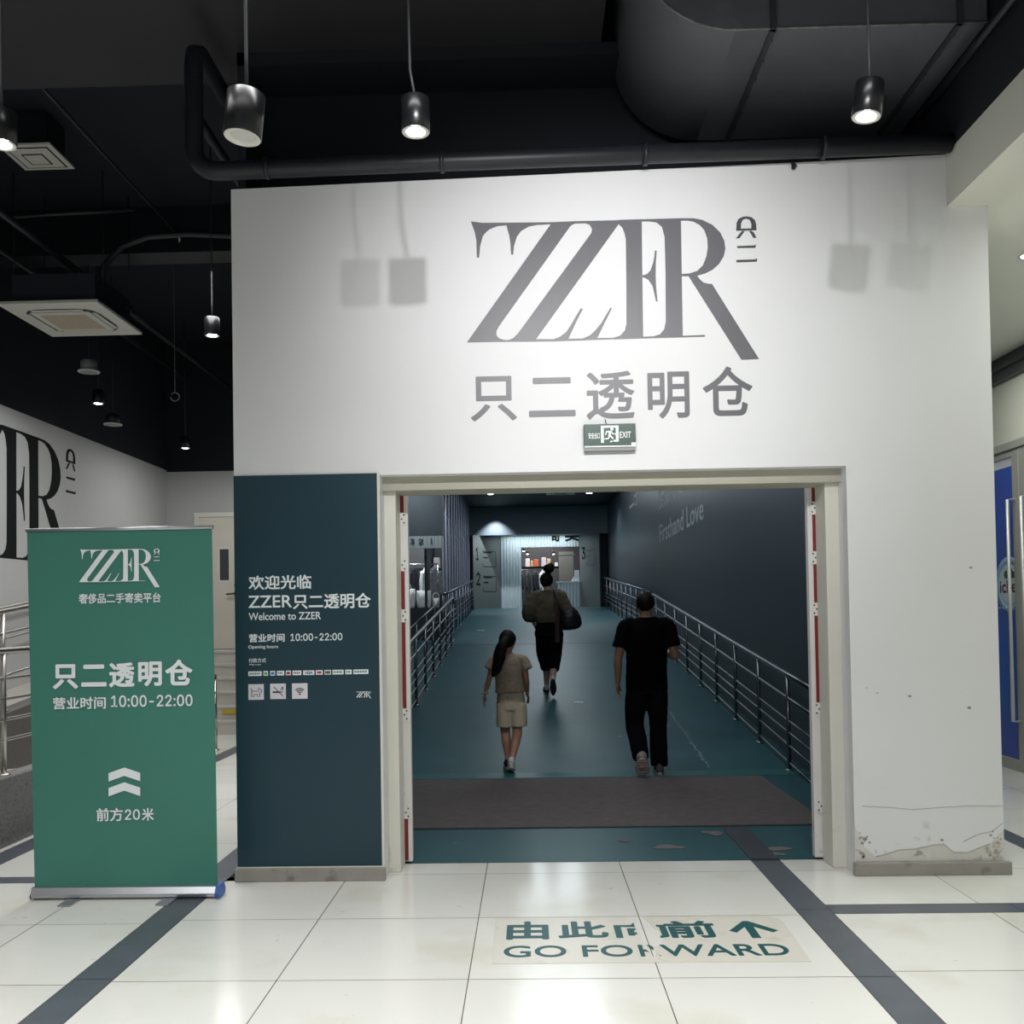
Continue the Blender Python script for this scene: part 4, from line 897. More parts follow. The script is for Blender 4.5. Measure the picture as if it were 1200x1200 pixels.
# ---- passage lamps
def downlight(x, y, label, z=4.92):
    t = thing('downlight', (x, y, z), label, 'lamp', 'passage downlights')
    b = MB(); b.lathe([(.085, -.03), (.10, -.03), (.10, 0)], (x, y, z), cap=False); b.build('trim_ring', BLACKG, t)
    b = MB(); b.lathe([(.001, -.034), (.084, -.034), (.084, -.01)], (x, y, z)); b.build('lens', LAMPS, t)
downlight(-1.03, 26.6, 'round downlight in the passage ceiling in front of the bright spot on the bulkhead')
downlight(1.76, 26.8, 'round downlight in the passage ceiling near the right wall')
for k in range(3):
    b = MB(); b.box(-1.66 + .12 * k - .02, 20.6 + .25 * k, 4.87, -1.62 + .12 * k, 20.64 + .25 * k, 4.92); tag(b.build('ceiling_hook', LENS), 'tiny pale fitting on the passage ceiling above the fins', 'fitting', 'tiny fittings above the fins')
# ================================================================== THE SHOP AT THE END OF THE PASSAGE
def ribs(b, x0, x1, z0, z1, y, pitch=0.098, d=0.028):
    """corrugated sheet facing -y, with a back so that it has thickness"""
    n = max(2, round((x1 - x0) / pitch)); p = (x1 - x0) / n; pts = []
    for i in range(n):
        a = x0 + i * p; pts += [(a, y), (a + p * .18, y - d), (a + p * .62, y - d), (a + p * .8, y)]
    pts += [(x1, y), (x1, y + .05), (x0, y + .05)]
    b.prism([(q[0], q[1], z0) for q in pts], (0, 0, z1 - z0))
t = thing('shop_facade', (0.4, 31, ZE), 'white ribbed shop front at the far end of the passage', 'shop front')
for x0, x1, z0, z1 in ((-0.90, -0.23, ZE, 4.6), (-0.23, 1.695, 3.68, 4.6)):
    b = MB(); ribs(b, x0, x1, z0, z1, 31.0); b.build('ribbed_panel', RIBW, t)
t = thing('shop_sign', (1.22, 30.95, 3.85), 'two dark Chinese characters on the ribbed shop front above its opening', 'sign')
for s, u0, v0, u1, v1 in (('寄', 0.745, 3.85, 1.07, 4.31), ('卖', 1.215, 3.85, 1.665, 4.31)): lettering(s, fr_wall(30.965), (u0, v0, u1, v1), PRINTK, t, 0.03, 'character', depth=.02)
t = thing('shop_counter', (1.33, 31, ZE), 'white ribbed counter at the right of the far shop opening', 'counter')
b = MB(); ribs(b, 0.96, 1.69, ZE, 2.50, 31.02); b.build('front_panel', RIBW, t)
b = MB(); b.box(0.93, 30.98, 2.50, 1.69, 31.55, 2.545); b.build('worktop', mat('counter_top', (226, 230, 232), 0.35), t)
# splayed direction boards at both sides
def board(p0, p1, label, digits, nm):
    t = thing('direction_board', ((p0[0] + p1[0]) / 2, (p0[1] + p1[1]) / 2, ZE), label, 'sign board')
    a, c = Vector((p0[0], p0[1], 0)), Vector((p1[0], p1[1], 0)); d = (c - a).normalized(); n = Vector((d.y, -d.x, 0))
    b = MB(); b.prism([a + Vector((0, 0, ZE)), c + Vector((0, 0, ZE)), c + Vector((0, 0, 4.03)), a + Vector((0, 0, 4.03))], -n * .05); b.build('board', PANELG, t)
    fr = (a, d, Vector((0, 0, 1)), n); L = (c - a).length
    for dg, z in zip(digits, (3.24, 2.44)):
        lettering(dg, (a + n * .002, d, Vector((0, 0, 1)), n), (L * .10, z, L * .10 + (.11 if dg == '1' else .19), z + .40), PRINTK, t, 0.01, 'digit', depth=.004)
        b = MB(); u0, u1, z0, z1 = L * .34, L * .82, z - .20, z + .30
        for q in ((u0, z0, u1, z0 + .012), (u0, z1 - .012, u1, z1), (u1 - .012, z0, u1, z1), (u0, z0, u0 + .012, z0 + .12)):
            b.prism([a + d * q[0] + n * .002 + Vector((0, 0, q[1])), a + d * q[2] + n * .002 + Vector((0, 0, q[1])), a + d * q[2] + n * .002 + Vector((0, 0, q[3])), a + d * q[0] + n * .002 + Vector((0, 0, q[3]))], n * .004)
        for k, wd in enumerate((.34, .18)):
            b.prism([a + d * (u0 + .03) + n * .002 + Vector((0, 0, z1 - .06 - .16 * k)), a + d * (u0 + .03 + wd * L * .9) + n * .002 + Vector((0, 0, z1 - .06 - .16 * k)), a + d * (u0 + .03 + wd * L * .9) + n * .002 + Vector((0, 0, z1 - .03 - .16 * k)), a + d * (u0 + .03) + n * .002 + Vector((0, 0, z1 - .03 - .16 * k))], n * .004)
        b.build('frame_line', PRINTK if nm else mat('faint_line', (70, 76, 78), 0.5), t)
board((-1.74, 29.95), (-0.90, 31.0), 'grey direction board with dark numbers 1 and 2 left of the ribbed shop front', '12', True)
board((1.70, 31.0), (2.26, 30.1), 'grey direction board with faint number 3 right of the ribbed shop front', '3', False)
# ---- inside the shop
b = MB(); b.box(-0.22, 32.8, 3.08, 1.06, 33.2, 3.135); tag(b.build('wall_shelf', PRINTK), 'dark shelf inside the far shop carrying a row of bags', 'shelf')
def handbag(x0, x1, z0, z1, M, label, y=33.0):
    t = thing('handbag', ((x0 + x1) / 2, y, z0), label, 'bag', 'bags on the shelf of the far shop')
    h = z1 - z0; mx = (x0 + x1) / 2
    b = MB(); b.prism([(x0, y - .07, z0), (x1, y - .07, z0), (x1 - .01, y - .05, z0 + h * .72), (x0 + .01, y - .05, z0 + h * .72)], (0, .13, 0)); b.build('bag_body', M, t, bevel=.01)
    b = MB(); w2 = (x1 - x0) * .3; b.tube([(mx - w2, y, z0 + h * .70)] + [(mx + w2 * math.cos(a), y, z0 + h * .70 + h * .30 * math.sin(a)) for a in [PI - PI * k / 8 for k in range(9)]] + [(mx + w2, y, z0 + h * .70)], .012, 8); b.build('bag_handle', M, t)
TAN = mat('tan_leather', (190, 150, 110), 0.5); ORG = mat('orange_leather', (190, 92, 52), 0.5); PALE = mat('pale_leather', (224, 216, 214), 0.5); LIL = mat('lilac_leather', (200, 192, 206), 0.5); CAM = mat('camel_leather', (200, 168, 122), 0.5)
for a, c, z1, M, lb in ((-0.10, 0.065, 3.54, PALE, 'tall white handbag, leftmost on the far shop shelf'), (0.075, 0.18, 3.44, TAN, 'small beige handbag beside the orange bag on the far shop shelf'), (0.19, 0.36, 3.50, ORG, 'orange handbag on the far shop shelf'), (0.46, 0.63, 3.58, LIL, 'pale lilac handbag on the far shop shelf'), (0.645, 0.79, 3.52, CAM, 'camel handbag above the woman\'s hair bun on the far shop shelf'), (0.92, 1.04, 3.33, PALE, 'little white handbag at the right shelf end of the far shop')): handbag(a, c, 3.136, z1, M, lb)
t = thing('clothes_rail', (0.05, 32.2, ZE), 'steel clothes rail with dark jackets inside the far shop', 'rail')
b = MB(); b.tube([(-0.45, 32.2, ZE + .01), (-0.45, 32.2, 3.0), (0.62, 32.2, 3.0), (0.62, 32.2, ZE + .01)], .018, 10); b.build('frame', STEEL, t)
for x in (-.45, .62):
    b = MB(); b.box(x - .03, 31.95, ZE, x + .03, 32.45, ZE + .03); b.build('foot', STEEL, t)
def garment(name, x, y, ztop, length, M, label, group, wid=.17, dep=.05, ang=0.0, sleeves=True, rail=.05, cat='garment'):
    """garment on a hanger: shoulders, body, sleeves, hook"""
    t = thing(name, (x, y, ztop - length), label, cat, group); b = MB(); c, s = math.cos(ang), math.sin(ang)
    b.loft([((x, y, ztop), .05, .035), ((x, y, ztop - .05), wid * .75, .05), ((x, y, ztop - .10), wid, dep), ((x, y, ztop - length * .5), wid * .92, dep), ((x, y, ztop - length), wid * 1.05, dep * 1.1)], 20, 4)
    if sleeves:
        for sg in (-1, 1): b.loft([((x + sg * wid * .92, y, ztop - .10), .05, .045), ((x + sg * wid * 1.16, y, ztop - .32), .055, .045), ((x + sg * wid * 1.2, y - .02, ztop - .62), .045, .04)], 12, 3)
    for v in b.b.verts:
        q = v.co - Vector((x, y, 0)); q.y += .015 * math.sin(q.x * 60) * min(1, (ztop - q.z) / .3); v.co = Vector((x + q.x * c - q.y * s, y + q.x * s + q.y * c, q.z))
    b.build('cloth', M, t)
    b = MB(); b.tube([(x, y, ztop - .01), (x, y, ztop + rail - .012), (x + .012, y, ztop + rail + .02), (x - .012, y, ztop + rail + .02)], .004, 6); b.build('hanger_hook', STEEL, t)
JK = [mat('jacket_charcoal', (46, 48, 54), .8, var=.25, vs=9), mat('jacket_navy', (34, 38, 50), .8, var=.2, vs=9), mat('jacket_grey', (70, 70, 74), .8, var=.25, vs=12)]
for i, (x, M, lb) in enumerate(((-.28, JK[0], 'charcoal jacket nearest the opening edge on the far shop rail'), (-.02, JK[2], 'grey jacket in the middle of the far shop rail'), (.24, JK[1], 'navy jacket on the far shop rail beside the woman\'s head'))):
    garment('jacket', x, 32.2, 2.95, .95, M, lb, 'jackets on the far shop rail', .17, .06, 1.25)
garment('white_blouse', .50, 32.0, 2.95, 1.1, mat('white_cotton', (232, 232, 236), .8, var=.05), 'white blouse hanging at right end of the far shop rail', 'blouses in the far shop', .16, .06, 1.0)
b = MB(); b.box(1.06, 32.6, ZE, 1.56, 32.7, 3.62); b.box(1.04, 32.58, 3.50, 1.60, 32.72, 3.53); tag(b.build('partition_board', SHOPG, bevel=.005), 'grey partition board behind the far shop counter', 'partition')
t = thing('display_case', (1.65, 31.6, 2.545), 'small white display case on the far shop counter', 'display case')
b = MB(); b.box(1.52, 31.3, 2.546, 1.688, 31.5, 2.60); b.build('case_base', RIBW, t)
b = MB(); b.box(1.53, 31.31, 2.60, 1.68, 31.49, 2.92); b.build('case_glass', mat('case_white', (222, 230, 236), .2, alpha=.7), t)
b = MB(); b.prism([(1.40, 31.3, 2.546), (1.51, 31.3, 2.546), (1.51, 31.3, 2.72)], (0, .06, 0)); tag(b.build('price_stand', PALE), 'small white price stand on the far shop counter', 'price stand')
for x, z, lb in ((-0.14, 3.62, 'small shop spotlight at top left of the far shop opening'), (-.02, 3.52, 'small shop lamp hanging lower inside the far shop'), (.86, 3.50, 'small shop lamp above the right shelf end of the far shop')):
    t = thing('shop_lamp', (x, 31.9, z), lb, 'lamp', 'shop lamps'); b = MB(); b.lathe([(.02, .12), (.04, .10), (.045, 0), (.04, .0)], (x, 31.9, z), 16); b.tube([(x, 31.9, z + .12), (x, 31.9, 4.9)], .006, 6); b.build('shade', BLACKG, t)
    b = MB(); b.ball((x, 31.9, z + .005), .038, .038, .025, n=12); b.build('bulb', LAMP, t)

# ================================================================== SIDE SHOP AT THE LEFT OF THE RAMP
ZB = 1.655
b = MB(); b.box(-3.2, 19.3, 0.9, -1.745, 20.1, ZB); b.box(-3.2, 20.1, 0.9, -1.92, 21.3, ZB); tag(b.build('display_plinth', mat('plinth_grey', (62, 70, 72), .6, var=.06)), 'dark grey display plinth of the side shop behind the left railing', 'plinth', kind='structure')
b = MB(); b.box(-3.2, 21.2, ZB, -1.92, 21.3, 4.92); struct(b.build('wall_side_shop', mat('side_shop_wall', (86, 88, 88), .7, var=.08)))
b = MB(); b.box(-3.2, 19.42, 3.14, -1.745, 19.5, 4.92); struct(b.build('wall_side_shop_upper', mat('upper_grey', (88, 98, 104), .6, var=.06)))
t = thing('side_shop_sign', (-2.3, 19.4, 2.88), 'white ribbed sign band with numbers above the side shop display', 'sign')
b = MB(); ribs(b, -3.1, -1.745, 2.885, 3.135, 19.42, .075, .02); b.build('ribbed_band', RIBW, t)
for d, u0, u1 in (('1', -2.00, -1.955), ('2', -2.245, -2.15), ('3', -2.42, -2.33)): lettering(d, fr_wall(19.395), (u0, 2.97, u1, 3.08), mat('grey_digit', (74, 84, 88), .6), t, .02, 'digit', depth=.01)
b = MB(); b.tube([(-3.0, 20.2, 2.60), (-1.93, 20.2, 2.60)], .016, 10); b.tube([(-2.98, 20.2, ZB), (-2.98, 20.2, 2.6)], .016, 10); b.tube([(-1.94, 20.2, ZB), (-1.94, 20.2, 2.6)], .016, 10); tag(b.build('clothes_rail', STEEL), 'clothes rail in the side shop display under the numbered band', 'rail')
WC = mat('white_knit', (226, 230, 232), .85, var=.10, vs=20); GC = mat('grey_knit', (140, 142, 144), .85, var=.2, vs=14); DC = mat('dark_cloth', (40, 44, 50), .85, var=.15, vs=9)
for x, L, M, lb in ((-2.44, .62, DC, 'dark top hanging at the left in the side shop display'), (-2.17, .60, WC, 'white knit top hanging in the middle of the side shop display'), (-2.0, .85, GC, 'grey patterned dress hanging at right of the side shop display')):
    garment('hanging_garment', x, 20.2, 2.54, L, M, lb, 'garments in the side shop', .105, .05, .55)
def tote(x0, x1, z1, label, y=19.65):
    t = thing('white_bag', ((x0 + x1) / 2, y, ZB), label, 'bag', 'white bags in the side shop'); mx = (x0 + x1) / 2
    b = MB(); b.loft([((mx, y, ZB + .002), (x1 - x0) * .40, .07), ((mx, y, ZB + .05), (x1 - x0) * .46, .09), ((mx, y, ZB + (z1 - ZB) * .7), (x1 - x0) * .5, .07), ((mx, y, z1), (x1 - x0) * .48, .02)], 20, 4)
    for v in b.b.verts: v.co += Vector((0, .012 * math.sin(v.co.x * 70 + v.co.z * 30), 0))
    b.build('bag_body', WC, t)
    b = MB(); b.tube([(mx + .07 * math.cos(a), y, z1 - .01 + .12 * math.sin(a)) for a in [PI - PI * k / 8 for k in range(9)]], .008, 6); b.build('bag_handle', WC, t)
tote(-2.34, -2.03, 2.02, 'white bag standing under the white knit top in the side shop'); tote(-2.66, -2.36, 2.06, 'white bag at the left edge of the side shop display')
tote(-2.00, -1.86, 1.86, 'small white bag between the other bag and the fins in the side shop')
b = MB(); b.box(-3.1, 20.5, 2.50, -1.92, 20.9, 2.53); b.box(-2.9, 20.86, 2.50, -2.86, 21.2, 2.53); tag(b.build('wall_shelf', BLACKG), 'dark shelf with pale boxes at the back of the side shop', 'shelf')
for a, c, lb in ((-2.16, -2.10, 'slim pale box on the side shop shelf'), (-2.06, -1.93, 'broad pale box on the side shop shelf next to the fins')):
    b = MB(); b.box(a, 20.55, 2.531, c, 20.75, 2.76); o = tag(b.build('storage_box', PALE, bevel=.006), lb, 'box', 'boxes on the side shop shelf')
# litter on the ramp
for x, y, w2, lb in ((-1.11, 21.5, .10, 'small white scrap of paper on the upper ramp'), (0.62, 12.3, .07, 'tiny pale paper scrap on the ramp right of the woman'), (-.41, 12.48, .05, 'tiny pale paper scrap on the ramp beside the girl')):
    b = MB(); z = rz(y) + .004; sl = .0639 if y > YS else .1
    b.prism([(x - w2, y, z), (x + w2 * .8, y - .02, z - .02 * sl), (x + w2, y + .05, z + .05 * sl), (x - w2 * .6, y + .06, z + .06 * sl)], (0, 0, .003)); tag(b.build('paper_scrap', PRINTW), lb, 'litter')

# ================================================================== PEOPLE
def remeshed(b, name, M, parent, voxel, smooth=4, wr=0.0, ws=9.0, loc=Vector((0, 0, 0)), seed=0):
    bmesh.ops.recalc_face_normals(b.b, faces=b.b.faces)
    me = bpy.data.meshes.new('tmp'); b.b.to_mesh(me); b.b.free(); o = bpy.data.objects.new('tmp', me); COL.objects.link(o)
    r = o.modifiers.new('r', 'REMESH'); r.mode = 'VOXEL'; r.voxel_size = voxel
    s = o.modifiers.new('s', 'SMOOTH'); s.iterations = smooth; s.factor = .5
    m2 = bpy.data.meshes.new_from_object(o.evaluated_get(bpy.context.evaluated_depsgraph_get())); bpy.data.objects.remove(o); bpy.data.meshes.remove(me)
    if wr:
        ns = [v.normal.copy() for v in m2.vertices]
        for v, nn in zip(m2.vertices, ns):
            v.co += nn * wr * (mnoise.noise(Vector((v.co.x * ws, v.co.y * ws, v.co.z * ws * .55 + seed))) + .5 * mnoise.noise(v.co * ws * 2.3))
    for p in m2.polygons: p.use_smooth = True
    m2.name = name; m2.materials.clear(); m2.materials.append(M)
    c = bpy.data.objects.new(name, m2); COL.objects.link(c)
    if parent is not None: c.parent = parent
    c.location = loc if parent is None else (0, 0, 0)
    return c
def head(b, c, s, yaw=0.0):
    """skull, jaw, nose, ears, brow; face looks along +y turned by yaw; c = centre of head, s = head height"""
    x, y, z = c
    k = MB()
    k.loft([((0, .02, -.50 * s), .10 * s, .09 * s), ((0, .035 * s, -.40 * s), .20 * s, .22 * s), ((0, .03 * s, -.20 * s), .29 * s, .34 * s), ((0, 0, .02 * s), .335 * s, .40 * s), ((0, -.03 * s, .22 * s), .33 * s, .41 * s), ((0, -.03 * s, .38 * s), .25 * s, .31 * s), ((0, -.03 * s, .49 * s), .08 * s, .10 * s)], 20, 3)
    k.loft([((0, .36 * s, .04 * s), .03 * s, .03 * s), ((0, .42 * s, -.06 * s), .045 * s, .04 * s), ((0, .44 * s, -.13 * s), .06 * s, .05 * s), ((0, .38 * s, -.16 * s), .05 * s, .03 * s)], 10, 2)
    for sg in (-1, 1):
        k.ball((sg * .345 * s, -.01 * s, -.04 * s), .035 * s, .075 * s, .13 * s, n=10)
        k.ball((sg * .13 * s, .335 * s, .03 * s), .055 * s, .05 * s, .035 * s, n=10)
        k.ball((sg * .14 * s, .36 * s, .085 * s), .09 * s, .03 * s, .025 * s, n=8)
    k.ball((0, .37 * s, -.25 * s), .11 * s, .04 * s, .030 * s, n=10)
    k.ball((0, .30 * s, -.41 * s), .10 * s, .08 * s, .06 * s, n=10)
    R = Matrix.Translation((x, y, z)) @ Matrix.Rotation(yaw, 4, 'Z'); k.b.transform(R)
    me = bpy.data.meshes.new('h'); k.b.to_mesh(me); k.b.free(); b.b.from_mesh(me); bpy.data.meshes.remove(me)
def hand(b, w, d, side, s=1.0, curl=.5, palm=None):
    """palm and five fingers; w wrist, d direction of the hand, side = direction towards the thumb"""
    w = Vector(w); d = Vector(d).normalized(); sd = Vector(side); sd = (sd - d * sd.dot(d)).normalized(); n = d.cross(sd) if palm is None else Vector(palm)
    n = (n - d * n.dot(d) - sd * n.dot(sd)).normalized()
    for u in (-.026, -.009, .009, .026):
        b.tube([w - d * .01 * s, w + d * .03 * s + sd * u * .8 * s, w + d * .085 * s + sd * u * s], [.016 * s, .017 * s, .012 * s], 10)
    for u, L in ((.030, .070), (.011, .080), (-.009, .074), (-.028, .058)):
        p = w + d * .082 * s + sd * u * s; q = d.copy(); pts = [p - d * .02 * s, p]
        for k, f in enumerate((.45, .32, .23)):
            q = (q + n * curl * (.55 + .25 * k)).normalized(); p = p + q * L * f * s; pts.append(p.copy())
        b.tube(pts, [.0098 * s, .0098 * s, .0092 * s, .0085 * s, .0070 * s], 10)
    p = w + d * .02 * s + sd * .026 * s; q = (d * .7 + sd * .75 + n * .15).normalized(); pts = [p]
    for f in (.036, .030, .024):
        p = p + q * f * s; pts.append(p.copy()); q = (q + d * .35 + n * .15).normalized()
    b.tube(pts, [.0135 * s, .0115 * s, .0100 * s, .0080 * s], 10)
def shoe(parent, heel, toe, s, Mu, Ms, lift=0.0, hgt=.075):
    """trainer from heel point to toe point (sole line); upper and sole are separate parts"""
    h, t = Vector(heel), Vector(toe); d = (t - h); L = d.length; d.normalize(); sx = Vector((1, 0, 0)); sx = (sx - d * sx.dot(d)).normalized(); up = sx.cross(d).normalized()
    if up.z < 0 and abs(d.z) < .8: up = -up
    M = Matrix((sx, d, up)).transposed().to_4x4(); M.translation = h
    b = MB(); b.loft([((0, -.012 * s, .045), .020 * s, .022), ((0, .015 * s, .050), .034 * s, .040), ((0, L * .28, .052), .036 * s, .045), ((0, L * .50, .040), .039 * s, .034), ((0, L * .72, .030), .045 * s, .025), ((0, L * .93, .024), .034 * s, .017), ((0, L * 1.02, .022), .012 * s, .010)], 18, 4)
    b.loft([((0, L * .10, .055), .035 * s, .045), ((0, L * .11, .080), .034 * s, .042), ((0, L * .12, .10), .033 * s, .040)], 16, 3)
    b.b.transform(M); remeshed(b, 'shoe', Mu, parent, .007, 3)
    b = MB(); out = []
    for k in range(28):
        a = 2 * PI * k / 28; yy = L * .5 - L * .54 * math.cos(a); wd = (.036 + .010 * math.sin(PI * min(max(yy / L, 0), 1) ** 1.5)) * s * math.sin(a)
        out.append((wd, yy, 0.0))
    b.prism(out, (0, 0, .026)); 
    for k in range(6): b.box(-.03 * s, L * (.08 + .15 * k), -.004, .03 * s, L * (.08 + .15 * k) + .012, .001)
    b.b.transform(M); o = b.build('shoe_sole', Ms, None); o.parent = parent
def person(name, loc, label, P):
    """P: joints in local coordinates (x right, y forward, z up) and widths"""
    root = bpy.data.objects.new('tmp', None)
    b = MB(); hs = P['head_h']; hc = Vector(P['head']); nk = Vector(P['neck'])
    head(b, hc, hs, P.get('yaw', 0))
    b.loft([(nk - Vector((0, .0, .06)), P['neck_r'] * 1.5, P['neck_r'] * 1.2), (nk, P['neck_r'], P['neck_r']), (hc + Vector((0, -.01, -.30 * hs)), P['neck_r'] * .95, P['neck_r'])], 16, 3)
    T = P['torso']; b.loft([(r[0], r[1], r[2]) for r in T], 22, 4)
    for sd, (sh, el, wr, hd) in (('l', P['arm_l']), ('r', P['arm_r'])):
        sh, el, wr = Vector(sh), Vector(el), Vector(wr); ar = P['arm_r0']; sg = -1 if sd == 'l' else 1
        b.loft([(sh + Vector((-sg * .07, 0, .0)), ar * .9, ar * .9), (sh, ar * 1.12, ar * 1.1), (sh.lerp(el, .45), ar, ar), (el, ar * .78, ar * .8), (el.lerp(wr, .3), ar * .80, ar * .82), (wr, ar * .50, ar * .58)], 14, 3)
        hand(b, wr, hd[0], hd[1], P['hand_s'], hd[2], hd[3] if len(hd) > 3 else None)
    for hip, kn, an, rs in P['legs']:
        hip, kn, an = Vector(hip), Vector(kn), Vector(an)
        b.loft([(hip + Vector((0, 0, .05)), rs[0], rs[0]), (hip.lerp(kn, .3), rs[0] * .95, rs[0] * .98), (kn + (hip - kn).normalized() * .05, rs[1] * 1.05, rs[1] * 1.05), (kn, rs[1], rs[1]), (kn.lerp(an, .3) + Vector((0, -.012, 0)), rs[1] * .98, rs[1] * 1.05), (kn.lerp(an, .7), rs[2] * 1.15, rs[2] * 1.15), (an, rs[2], rs[2]), (an - Vector((0, -.03, .035)), rs[2] * .9, rs[2])], 16, 3)
    body = remeshed(b, name, P['skin'], None, P.get('voxel', .0065), 3)
    body.location = loc; tag(body, label, 'person')
    return body
SKIN = mat('skin', (176, 134, 112), .5, var=.04, vs=6); SKINL = mat('skin_fair', (206, 168, 146), .5, var=.04, vs=6); HAIR = mat('black_hair', (10, 9, 10), .65, var=.2, vs=40, bump=.15, bs=160, spec=.25)
TEE = mat('black_tee', (8, 9, 13), .95, spec=.08, var=.1, vs=8); TROU = mat('black_trousers', (8, 9, 13), .95, spec=.08, var=.1, vs=8)
OLIVE = mat('olive_shirt', (86, 80, 62), .85, var=.12, vs=7); CUL = mat('dark_culottes', (10, 11, 15), .95, spec=.1, var=.12, vs=7)
BEIGE = stain(mat('beige_tee', (172, 156, 138), .85, var=.05, vs=8), (146, 130, 114), 40, .5, .6, .5); SHORT = mat('beige_shorts', (176, 166, 146), .85, var=.05, vs=7)
def hair_cap(b, c, s, yaw=0.0, k=1.0):
    q = MB(); q.ball((0, -.055 * s, .09 * s), .375 * s * k, .445 * s * k, .435 * s * k, n=22)
    for v in q.b.verts:
        f = v.co.y / (.4 * s)
        if f > .45 and v.co.z < .26 * s: v.co.y -= (f - .45) * .9 * s * .4
        if v.co.z < -.12 * s: v.co.x *= .90
    q.b.transform(Matrix.Translation(c) @ Matrix.Rotation(yaw, 4, 'Z')); me = bpy.data.meshes.new('h'); q.b.to_mesh(me); q.b.free(); b.b.from_mesh(me); bpy.data.meshes.remove(me)

# ---- man in black
L0 = Vector((1.075, 8.80, 0.002))
man = person('person', L0, 'man in black T-shirt and black trousers walking up the passage, seen from behind', dict(
    head=(.005, .02, 1.565), head_h=.225, neck=(.005, 0, 1.455), neck_r=.058, skin=SKIN, yaw=-.15,
    torso=[((0, 0, .80), .13, .10), ((0, 0, .90), .155, .115), ((.005, 0, 1.05), .150, .11), ((.01, 0, 1.22), .165, .115), ((.012, 0, 1.34), .175, .11), ((.010, 0, 1.41), .13, .085), ((.008, 0, 1.45), .065, .065)],
    arm_r0=.050, hand_s=1.0,
    arm_l=((-.185, 0, 1.365), (-.258, -.03, 1.08), (-.262, .02, .845), ((-.05, .05, -1), (.25, .9, 0), .45, (1, -.2, 0))),
    arm_r=((.205, 0, 1.365), (.262, -.04, 1.09), (.215, .20, 1.10), ((-.25, .95, .12), (-.3, 0, 1), .8, (-1, -.2, 0))),
    legs=[((-.085, 0, .84), (-.10, .07, .46), (-.085, -.20, .135), (.088, .058, .040)), ((.095, 0, .84), (.105, .05, .46), (.10, .02, .10), (.088, .058, .040))]))
b = MB(); b.loft([((0, 0, .775), .195, .125), ((0, 0, .90), .192, .128), ((.004, 0, 1.06), .190, .128), ((.010, 0, 1.22), .195, .130), ((.012, 0, 1.335), .205, .122), ((.010, 0, 1.405), .165, .098), ((.008, 0, 1.452), .080, .075)], 26, 4)
for sg, sh, el in ((-1, (-.175, 0, 1.365), (-.262, -.03, 1.08)), (1, (.195, 0, 1.365), (.268, -.04, 1.09))):
    sh, el = Vector(sh), Vector(el); b.loft([(sh - Vector((sg * .06, 0, 0)), .075, .08), (sh, .078, .082), (sh.lerp(el, .40), .076, .078), (sh.lerp(el, .70), .080, .082)], 16, 3)
remeshed(b, 'shirt', TEE, man, .009, 4, .007, 9)
b = MB(); b.loft([((0, 0, .74), .17, .12), ((0, 0, .84), .178, .126), ((0, 0, .92), .172, .122)], 22, 3)
for hip, kn, an in (((-.088, 0, .80), (-.108, .07, .46), (-.085, -.185, .175)), ((.095, 0, .80), (.105, .05, .46), (.105, .015, .075))):
    hip, kn, an = Vector(hip), Vector(kn), Vector(an)
    b.loft([(hip + Vector((0, 0, .04)), .098, .115), (hip.lerp(kn, .4), .100, .112), (kn, .088, .092), (kn.lerp(an, .5), .082, .088), (an, .074, .082)], 18, 4)
remeshed(b, 'trousers', TROU, man, .009, 3, .009, 8, seed=4)
b = MB(); hair_cap(b, Vector((.005, .02, 1.565)), .225, -.15); remeshed(b, 'hair', HAIR, man, .008, 2, .004, 30)
SOLE = mat('grey_sole', (156, 148, 140), .8, var=.15, vs=30); TRAIN = mat('grey_trainer', (140, 132, 124), .8, var=.2, vs=20)
shoe(man, (-.085, -.285, .175), (-.065, -.120, -.004), 1.4, TRAIN, SOLE); shoe(man, (.10, -.06, .002), (.115, .205, .004), 1.08, mat('dark_trainer', (70, 66, 64), .8, var=.2, vs=20), SOLE)

# ---- girl in beige
L1 = Vector((-.205, 9.02, rz(9.02) + .002))
girl = person('person', L1, 'girl with long black ponytail in beige T-shirt and beige shorts walking up', dict(
    head=(.0, .0, 1.235), head_h=.205, neck=(.0, -.01, 1.125), neck_r=.040, skin=SKIN, yaw=-.35, voxel=.006,
    torso=[((.02, 0, .60), .10, .08), ((.02, 0, .72), .115, .085), ((.01, 0, .85), .100, .075), ((0, 0, .97), .115, .078), ((0, 0, 1.04), .120, .072), ((0, 0, 1.09), .085, .055), ((0, 0, 1.115), .045, .045)],
    arm_r0=.034, hand_s=.80,
    arm_l=((-.135, 0, 1.055), (-.185, -.03, .875), (-.228, -.02, .730), ((-.15, .05, -1), (.1, .9, 0), .35, (1, 0, 0))),
    arm_r=((.140, 0, 1.055), (.170, -.03, .865), (.175, .10, .725), ((.15, .55, -.75), (-.2, .6, .6), .4, (-1, 0, -.3))),
    legs=[((-.055, 0, .62), (-.040, .10, .345), (-.018, .09, .085), (.066, .046, .029)), ((.075, 0, .62), (.072, .03, .345), (.015, -.10, .10), (.066, .046, .029))]))
b = MB(); b.loft([((.012, 0, .745), .145, .100), ((.010, 0, .84), .138, .098), ((.0, 0, .97), .135, .095), ((0, 0, 1.045), .138, .085), ((0, 0, 1.090), .105, .066), ((0, 0, 1.120), .052, .050)], 24, 4)
